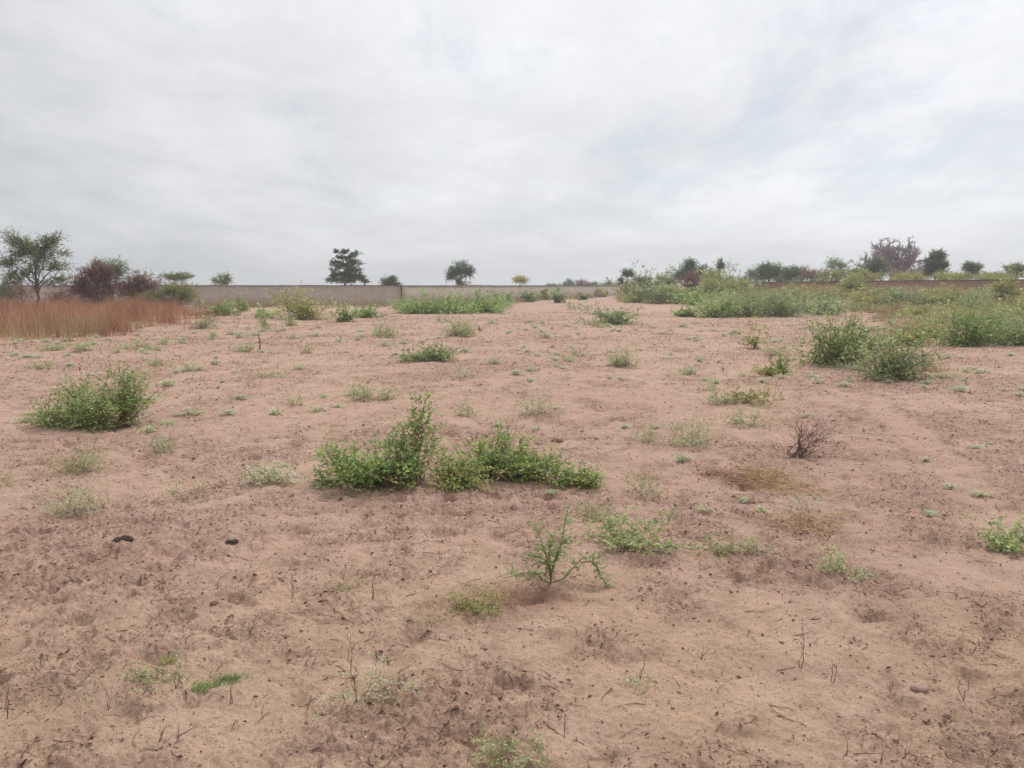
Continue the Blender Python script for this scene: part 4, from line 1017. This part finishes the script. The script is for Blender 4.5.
tree('small_tree', 970, 84, 263, 22, 'small flat-headed tree alone above the red wall', 'tree', 347, trunk=.5, ntips=80, L=.13, per=9, trad=.07, blobs=[(0, 0, .80, 1, .8, .17, 1), (-.4, 0, .9, .4, .4, .1, .3), (0, 0, .55, .7, .6, .2, .5)], tl=.4, tint=(.6, .2))
tree('small_tree', 1014, 84, 264, 26, 'flat-headed tree above the red wall at the frame edge', 'tree', 348, trunk=.5, ntips=80, L=.13, per=9, trad=.07, blobs=[(0, 0, .82, 1.1, .8, .15, 1), (.1, 0, .55, .8, .6, .2, .5)], tl=.4, tint=(.6, .2))
# low growth just behind the red wall
for i, (px_, top_, w_, lb) in enumerate([(862, 269, 30, 'low yellow-green growth above the red wall under the dark tree'), (905, 271, 34, 'low golden growth above the red wall under the baobab'), (948, 271, 34, 'pale brushy growth above the red wall past the dense dark tree'),
                                     (992, 271, 34, 'low olive growth between the two flat-headed trees')]):
    tree('wall_top_bush', px_, 76, top_ - 1, w_ * 1.5, lb, 'olive', 350 + i, 'bush', .3, ntips=90, L=.11, per=8, trad=.04, blobs=[(0, 0, .6, 1, .6, .38, 1)], tl=.3, tint=(.6, .2))

for i, (px_, top_, w_, Y_, mt_, lb) in enumerate([(757, 268, 30, 96, 'tree', 'dark shrubbery filling the gap above the concrete post'), (783, 270, 34, 100, 'treel', 'low green skyline bush between the two dull green bushes'),
        (806, 271, 36, 104, 'tree', 'low dark skyline bush under the brownish tree top'), (850, 268, 36, 90, 'treel', 'green skyline bush between the loose shrub and the dark tree'),
        (915, 268, 34, 100, 'tree', 'dark skyline bush filling the space between baobab and dense tree'), (950, 273, 34, 100, 'treel', 'low green skyline bush past the dense lobed tree'),
        (990, 272, 40, 104, 'tree', 'hazy skyline bush between the two flat-headed trees'), (1040, 268, 40, 90, 'treel', 'skyline bush running out of the frame past the last tree'),
        (640, 276, 26, 96, 'tree', 'dark bush behind the start of the bank'), (706, 268, 34, 98, 'treel', 'dull green bush joining the crowning tree and the slender tree')]):
    tree('skyline_bush', px_, Y_, top_, w_, lb, mt_, 380 + i, 'bush', .2, ntips=90, L=.17, per=8, trad=.05, blobs=[(0, 0, .6, 1, .7, .38, 1), (.4, 0, .75, .5, .5, .22, .3)], tl=.45, tint=(.55, .22))

def baobab():
    px, Y, top, wpx = 893, 96, 241, 64
    x = (px - 512) / F * Y * CP; z = zat(x, Y); H = EYE + (285.5 - top) / F * Y * 1.015 - z; W = wpx / F * Y
    rng = np.random.default_rng(360)
    e = empty('baobab_tree', (x, Y, z), 'broad leafless baobab with purple-grey crooked branches above the red wall', 'tree')
    K = 8
    tp = paths_to(np.array([[0, 0, -.1]]), np.array([[0, 0, .42 * H]]), rng, K, 0, .02)
    V, q = tubes(tp, (1.0 - .45 * np.linspace(0, 1, K))[None] * .62, 12)
    make('trunk', V, [q], M['baobab'], e, smooth=True)
    fan = np.array([(-.48, .60), (-.42, .76), (-.30, .88), (-.12, .95), (.08, .98), (.25, .92), (.38, .80), (.47, .62), (.30, .66), (-.25, .70), (0, .80), (.15, .72), (-.52, .48), (.52, .50)])
    nl = len(fan); R = np.stack([fan[:, 0] * W, rng.normal(0, .14, nl) * W, fan[:, 1] * H * .97], 1); az = np.where(fan[:, 0] > 0, 0., PI)
    s0 = np.stack([np.cos(az) * .25, np.sin(az) * .25, rng.uniform(.22, .42, nl) * H], 1)
    L1 = paths_to(s0, R, rng, 9, .1, .10)
    V1, q1 = tubes(L1, .24 * np.linspace(1, .35, 9)[None] * rng.uniform(.7, 1.1, (nl, 1)), 6)
    L2 = twigs_on(L1, 15, .18, 1, W * .135, rng, .15, 1.0, 6); V2, q2 = tubes(L2, .085 * np.linspace(1, .4, 6)[None] * np.ones((len(L2), 1)), 5)
    L3 = twigs_on(L2, 6, .3, 1, W * .062, rng, .25, 1.0, 5); V3, q3 = tubes(L3, .038 * np.linspace(1, .4, 5)[None] * np.ones((len(L3), 1)), 4)
    L4 = twigs_on(L3, 3, .2, 1, W * .03, rng, .2, 1.1, 3); V4, q4 = tubes(L4, np.full(L4.shape[:2], .018), 3)
    a, b, c = len(V1), len(V1) + len(V2), len(V1) + len(V2) + len(V3)
    make('limb', np.concatenate([V1, V2, V3, V4]), [q1, q2 + a, q3 + b, q4 + c], M['baobab'], e)
baobab()

# ------------------------------------------------------------------ walls
def boxes(bs):
    V, Q = [], []
    for (x0, x1, y0, y1, z0, z1) in bs:
        o = len(V)
        V += [(x0, y0, z0), (x1, y0, z0), (x1, y1, z0), (x0, y1, z0), (x0, y0, z1), (x1, y0, z1), (x1, y1, z1), (x0, y1, z1)]
        Q += [[o, o + 3, o + 2, o + 1], [o + 4, o + 5, o + 6, o + 7], [o, o + 1, o + 5, o + 4], [o + 1, o + 2, o + 6, o + 5], [o + 2, o + 3, o + 7, o + 6], [o + 3, o, o + 4, o + 7]]
    return np.array(V, float), np.array(Q)

def wall(name, A, B_, za, zb, h, label, mat, cap=.07, thick=.18, capmat='coping', seed=1):
    A = np.array(A, float); B_ = np.array(B_, float); Ln = np.linalg.norm(B_ - A); u = (B_ - A) / Ln
    e = empty(name, (A[0], A[1], 0), label, 'wall', rz=math.atan2(u[1], u[0]))
    n = int(Ln / .8) + 2
    s = np.linspace(0, Ln, n); zt = za + (zb - za) * s / Ln + h + .03 * noise(s * .12, s * 0, seed) + .02 * noise(s * .5, s * 0, seed + 1) + .01 * noise(s * 2, s * 0, seed + 2)
    z0 = -.3
    V = np.concatenate([np.stack([s, np.full(n, yy), zz], 1) for yy, zz in ((0, np.full(n, z0)), (0, zt), (thick, zt), (thick, np.full(n, z0)))])
    i = np.arange(n - 1)
    q = np.concatenate([np.stack([i + k * n, i + 1 + k * n, i + 1 + (k + 1) * n, i + (k + 1) * n], 1) for k in range(3)])
    ends = np.array([[0, n, 2 * n, 3 * n], [n - 1, 4 * n - 1, 3 * n - 1, 2 * n - 1]])
    make('wall_face', V, [q, ends], M[mat], e)
    V = np.concatenate([np.stack([s, np.full(n, yy), zz], 1) for yy, zz in ((-.03, zt + .003), (-.03, zt + cap), (thick + .03, zt + cap), (thick + .03, zt + .003))])
    q = np.concatenate([np.stack([i + k * n, i + 1 + k * n, i + 1 + ((k + 1) % 4) * n, i + ((k + 1) % 4) * n], 1) for k in range(4)])
    make('coping', V, [q, ends], M[capmat], e)
    return e
C1 = ((402 - 512) / F * 66, 66.0)
wall('block_wall', (-62, 64.5), (C1[0] - .02, C1[1]), 0, 0, 1.56, 'long grey-tan block wall behind the bushes, up to the rusty post', 'block')
wall('block_wall', (C1[0] + .1, C1[1] + .25), (20.0, 127.0), 0, 0, 1.55, 'grey-tan block wall receding from the rusty post to the bushy bank', 'block', seed=8)
V, q = boxes([(-.045, .045, -.05, .05, -.2, 1.64)])
o = make('steel_post', V, [q], M['rust_post']); o.location = (C1[0] + .04, C1[1] - .16, zat(C1[0], C1[1]))
tag(o, 'thin dark rusty post at the bend of the grey wall', 'post')
C2 = ((753 - 512) / F * 76, 76.0)
z2 = zat(*C2); C3 = (50.0, 56.0); z3 = zat(*C3)
wall('mud_wall', (C2[0] - .1, C2[1] + .1), C3, z2 - .3, z3 + .15, 1.3, 'reddish-brown earth wall under a line of trees', 'mud', .05, .25, 'coping', 12)
V, q = boxes([(-.12, .12, -.12, .12, -.3, 1.5), (-.15, .15, -.15, .15, 1.502, 1.58)])
o = make('concrete_post', V, [q], M['conc_post']); o.location = (C2[0] - .15, C2[1] - .5, z2)
tag(o, 'pale concrete post at the near end of the red wall', 'post')

# ------------------------------------------------------------------ dung lumps, clods, bird
def lump(name, px, py, wpx, label, cat, seed, parts, mat='dung', flat=.5):
    x, y, z = pix(px, py); D = y * CP + EYE * SP; s = wpx / F * D; z = zat(x, y)
    rng = np.random.default_rng(seed)
    V, Q = [], []; off = 0
    na, nb = 14, 9
    for (cx, cy, r, el) in parts:
        A, Bt = np.meshgrid(np.linspace(0, 2 * PI, na, endpoint=False), np.linspace(.02, PI - .02, nb))
        rr = r * (1 + .18 * noise(np.cos(A) * 1.7 * np.sin(Bt) + seed, np.sin(A) * 1.7 + Bt * 2, seed) + .06 * rng.normal(0, 1, A.shape))
        v = np.stack([cx + rr * el * np.sin(Bt) * np.cos(A), cy + rr * np.sin(Bt) * np.sin(A), r * flat * .7 + rr * flat * np.cos(Bt)], -1) * s
        V.append(v.reshape(-1, 3)); idx = np.arange(na * nb).reshape(nb, na) + off; nx = np.roll(idx, -1, 1)
        Q.append(np.stack([idx[:-1], idx[1:], nx[1:], nx[:-1]], -1).reshape(-1, 4)); off += na * nb
    o = make(name, np.concatenate(V), [np.concatenate(Q)], M[mat], smooth=True); o.location = (x, y, z - .004)
    return tag(o, label, cat)
lump('dung_lump', 124, 541, 18, 'dark dung lump with a pointed end, larger of two on the sand', 'dung', 5, [(.10, 0, .32, 1.3), (-.24, -.05, .26, 1.2)], flat=.8)
lump('dung_lump', 232, 543, 14, 'small two-lobed dark dung lump on open sand', 'dung', 6, [(.20, 0, .26, 1.1), (-.24, 0, .23, 1.0)])
lump('soil_clod', 541, 442, 9, 'dark clod beside the trailing end of the central shrub', 'clod', 7, [(0, 0, .45, 1.2)], 'crumb')
lump('soil_clod', 557, 442, 10, 'dark flat clod just past the first one by the shrub', 'clod', 8, [(0, 0, .45, 1.3)], 'rstem')
lump('soil_clod', 214, 605, 9, 'small round red clod on the near sand', 'clod', 9, [(0, 0, .45, 1.0)], 'rstem')
lump('soil_clod', 920, 688, 16, 'egg-sized brown clod on the near sand', 'clod', 10, [(0, 0, .42, 1.3)], 'crumb')
# bird high in the sky
Yb = 120.0; xb = (647 - 512) / F * Yb; zb = EYE + (285.5 - 219) / F * Yb
bv = np.array([(0, -.16, 0), (.05, -.04, .03), (.05, .1, .02), (0, .2, 0), (-.05, .1, .02), (-.05, -.04, .03), (0, 0, -.05), (.32, -.04, .13), (.30, .05, .12), (-.32, -.04, .13), (-.30, .05, .12), (0, .1, -.03)], float)
bf3 = [np.array([(0, 1, 6), (5, 0, 6), (0, 5, 1), (1, 5, 4), (1, 4, 2), (2, 4, 3), (6, 1, 2), (6, 2, 11), (2, 3, 11), (3, 4, 11), (4, 5, 6), (4, 6, 11)]), np.array([(1, 7, 8, 2), (5, 4, 10, 9)])]
o = make('bird', bv, bf3, M['bird']); o.location = (xb, Yb, zb); tag(o, 'tiny dark bird flying in the cloudy sky', 'bird')

# ------------------------------------------------------------------ haze
HAZE = 0.0013
if HAZE > 0:
    V, q = boxes([(-960, 960, -960, 960, -3, 17)])
    hm = bpy.data.materials.new('dusty_air'); hm.use_nodes = True
    hn = hm.node_tree.nodes
    for n_ in list(hn):
        if n_.type != 'OUTPUT_MATERIAL': hn.remove(n_)
    pv = hn.new('ShaderNodeVolumePrincipled'); pv.inputs['Color'].default_value = (.92, .94, .96, 1); pv.inputs['Density'].default_value = HAZE; pv.inputs['Anisotropy'].default_value = .3
    hm.node_tree.links.new(pv.outputs[0], hn['Material Output'].inputs['Volume'])
    tag(make('haze', V, [q], hm), 'thin dusty air over the field', kind='stuff')

# ------------------------------------------------------------------ world
SUN_EL, SUN_AZ = math.radians(50), math.radians(20)      # azimuth from +Y towards +X
world = bpy.data.worlds.new('World'); scene.world = world; world.use_nodes = True
nt = world.node_tree; nd, lk = nt.nodes, nt.links
for n in list(nd): nd.remove(n)
out = nd.new('ShaderNodeOutputWorld')
sky = nd.new('ShaderNodeTexSky'); sky.sky_type = 'NISHITA'; sky.sun_disc = False
sky.sun_elevation = SUN_EL; sky.sun_rotation = SUN_AZ; sky.dust_density = .5; sky.air_density = 1.0; sky.ozone_density = 2.0
bg = nd.new('ShaderNodeBackground'); bg.inputs['Strength'].default_value = .085; lk.new(sky.outputs[0], bg.inputs['Color'])
tc = nd.new('ShaderNodeTexCoord')
sep = nd.new('ShaderNodeSeparateXYZ'); lk.new(tc.outputs['Generated'], sep.inputs[0])
def mth(op, a, b=None, c=None):
    n = nd.new('ShaderNodeMath'); n.operation = op
    for i, v in enumerate((a, b, c)):
        if v is None: continue
        if isinstance(v, (int, float)): n.inputs[i].default_value = v
        else: lk.new(v, n.inputs[i])
    return n.outputs[0]
zz = mth('MAXIMUM', sep.outputs['Z'], 0.0)
den = mth('ADD', zz, .20)
cx = nd.new('ShaderNodeCombineXYZ'); lk.new(mth('DIVIDE', sep.outputs['X'], den), cx.inputs['X']); lk.new(mth('DIVIDE', sep.outputs['Y'], den), cx.inputs['Y'])
def wn(scale, det, rough, dist, loc, sc=(1, 1, 1)):
    mp = nd.new('ShaderNodeMapping'); mp.inputs['Location'].default_value = loc; mp.inputs['Scale'].default_value = sc
    mp.inputs['Rotation'].default_value = (0, 0, .5)
    lk.new(cx.outputs[0], mp.inputs['Vector'])
    n = nd.new('ShaderNodeTexNoise'); n.inputs['Scale'].default_value = scale; n.inputs['Detail'].default_value = det
    n.inputs['Roughness'].default_value = rough; n.inputs['Distortion'].default_value = dist
    lk.new(mp.outputs[0], n.inputs['Vector']); return n.outputs['Fac']
def wmr(v, a, b, c, d):
    n = nd.new('ShaderNodeMapRange'); n.interpolation_type = 'SMOOTHSTEP'
    for k, x in (('From Min', a), ('From Max', b), ('To Min', c), ('To Max', d)): n.inputs[k].default_value = x
    lk.new(v, n.inputs['Value']); return n.outputs['Result']
big = wn(.62, 5, .55, .4, (2.1, 0.6, 0), (1, .85, 1))
med = wn(1.9, 9, .64, .3, (5.3, 1.2, 0), (1, .85, 1))
fin = wn(4.5, 10, .72, .6, (1.3, 4.2, 0), (1, .55, 1))
mixn = mth('ADD', mth('MULTIPLY', big, .58), mth('ADD', mth('MULTIPLY', med, .30), mth('MULTIPLY', fin, .12)))
# bright part of the cloud layer lies towards the sun
dt = nd.new('ShaderNodeVectorMath'); dt.operation = 'DOT_PRODUCT'; lk.new(tc.outputs['Generated'], dt.inputs[0])
dt.inputs[1].default_value = (math.sin(SUN_AZ) * math.cos(SUN_EL), math.cos(SUN_AZ) * math.cos(SUN_EL), math.sin(SUN_EL))
glow = wmr(dt.outputs['Value'], .45, 1.0, 0.0, .30)
lum = mth('ADD', wmr(mixn, .34, .66, .58, .83), glow)
d3 = nd.new('ShaderNodeVectorMath'); d3.operation = 'DOT_PRODUCT'; lk.new(tc.outputs['Generated'], d3.inputs[0])
v3 = Vector((-.62, 1, .42)).normalized(); d3.inputs[1].default_value = tuple(v3)      # a thicker bank of cloud to the north-west
lum = mth('SUBTRACT', lum, wmr(d3.outputs['Value'], .84, .995, 0.0, .055))
lum = mth('MULTIPLY', lum, wmr(zz, 0.0, .28, 1.07, 1.05))
ccol = ramp(nd, [(0.0, (.94, .985, 1.06)), (1.0, (.985, 1.0, 1.035))])
lk.new(wmr(lum, .5, .8, 0., 1.), ccol.inputs['Fac'])
vm = nd.new('ShaderNodeVectorMath'); vm.operation = 'SCALE'; lk.new(ccol.outputs['Color'], vm.inputs[0]); lk.new(lum, vm.inputs['Scale'])
cb = nd.new('ShaderNodeBackground'); lk.new(vm.outputs[0], cb.inputs['Color'])
# a thinner stretch of cloud to the east lets the blue through
d2 = nd.new('ShaderNodeVectorMath'); d2.operation = 'DOT_PRODUCT'; lk.new(tc.outputs['Generated'], d2.inputs[0])
v_ = Vector((.33, 1, .19)).normalized(); d2.inputs[1].default_value = tuple(v_)
gap = wmr(d2.outputs['Value'], .93, .998, 0.0, .085)
cn = mth('SUBTRACT', wn(1.7, 9, .66, .25, (8.4, 3.3, 0), (1, .5, 1)), gap)
cov = mth('MAXIMUM', wmr(cn, .25, .50, .62, 1.0), wmr(zz, .06, .14, 1.0, 0.0))
ms = nd.new('ShaderNodeMixShader'); lk.new(cov, ms.inputs[0]); lk.new(bg.outputs[0], ms.inputs[1]); lk.new(cb.outputs[0], ms.inputs[2])
lk.new(ms.outputs[0], out.inputs['Surface'])

sun = bpy.data.lights.new('sun', 'SUN'); sun.energy = 2.1; sun.angle = math.radians(9); sun.color = (1, .96, .90)
so = bpy.data.objects.new('sun', sun); COL.objects.link(so)
d = Vector((math.sin(SUN_AZ) * math.cos(SUN_EL), math.cos(SUN_AZ) * math.cos(SUN_EL), math.sin(SUN_EL)))
so.rotation_euler = d.to_track_quat('Z', 'Y').to_euler(); so.location = (0, 0, 30)

# ------------------------------------------------------------------ camera, view
cam = bpy.data.cameras.new('camera'); co = bpy.data.objects.new('camera', cam); COL.objects.link(co)
cam.sensor_width = 36; cam.lens = F / 1024 * 36; cam.clip_end = 6000; cam.clip_start = .05
co.location = (0, 0, EYE); co.rotation_euler = (PI / 2 - PITCH, 0, 0)
scene.camera = co
vs = scene.view_settings
vs.view_transform = 'Standard'; vs.look = 'None'; vs.exposure = 0.0; vs.gamma = 1; vs.use_curve_mapping = False
scene.cycles.max_bounces = 6; scene.cycles.diffuse_bounces = 3; scene.cycles.transparent_max_bounces = 4
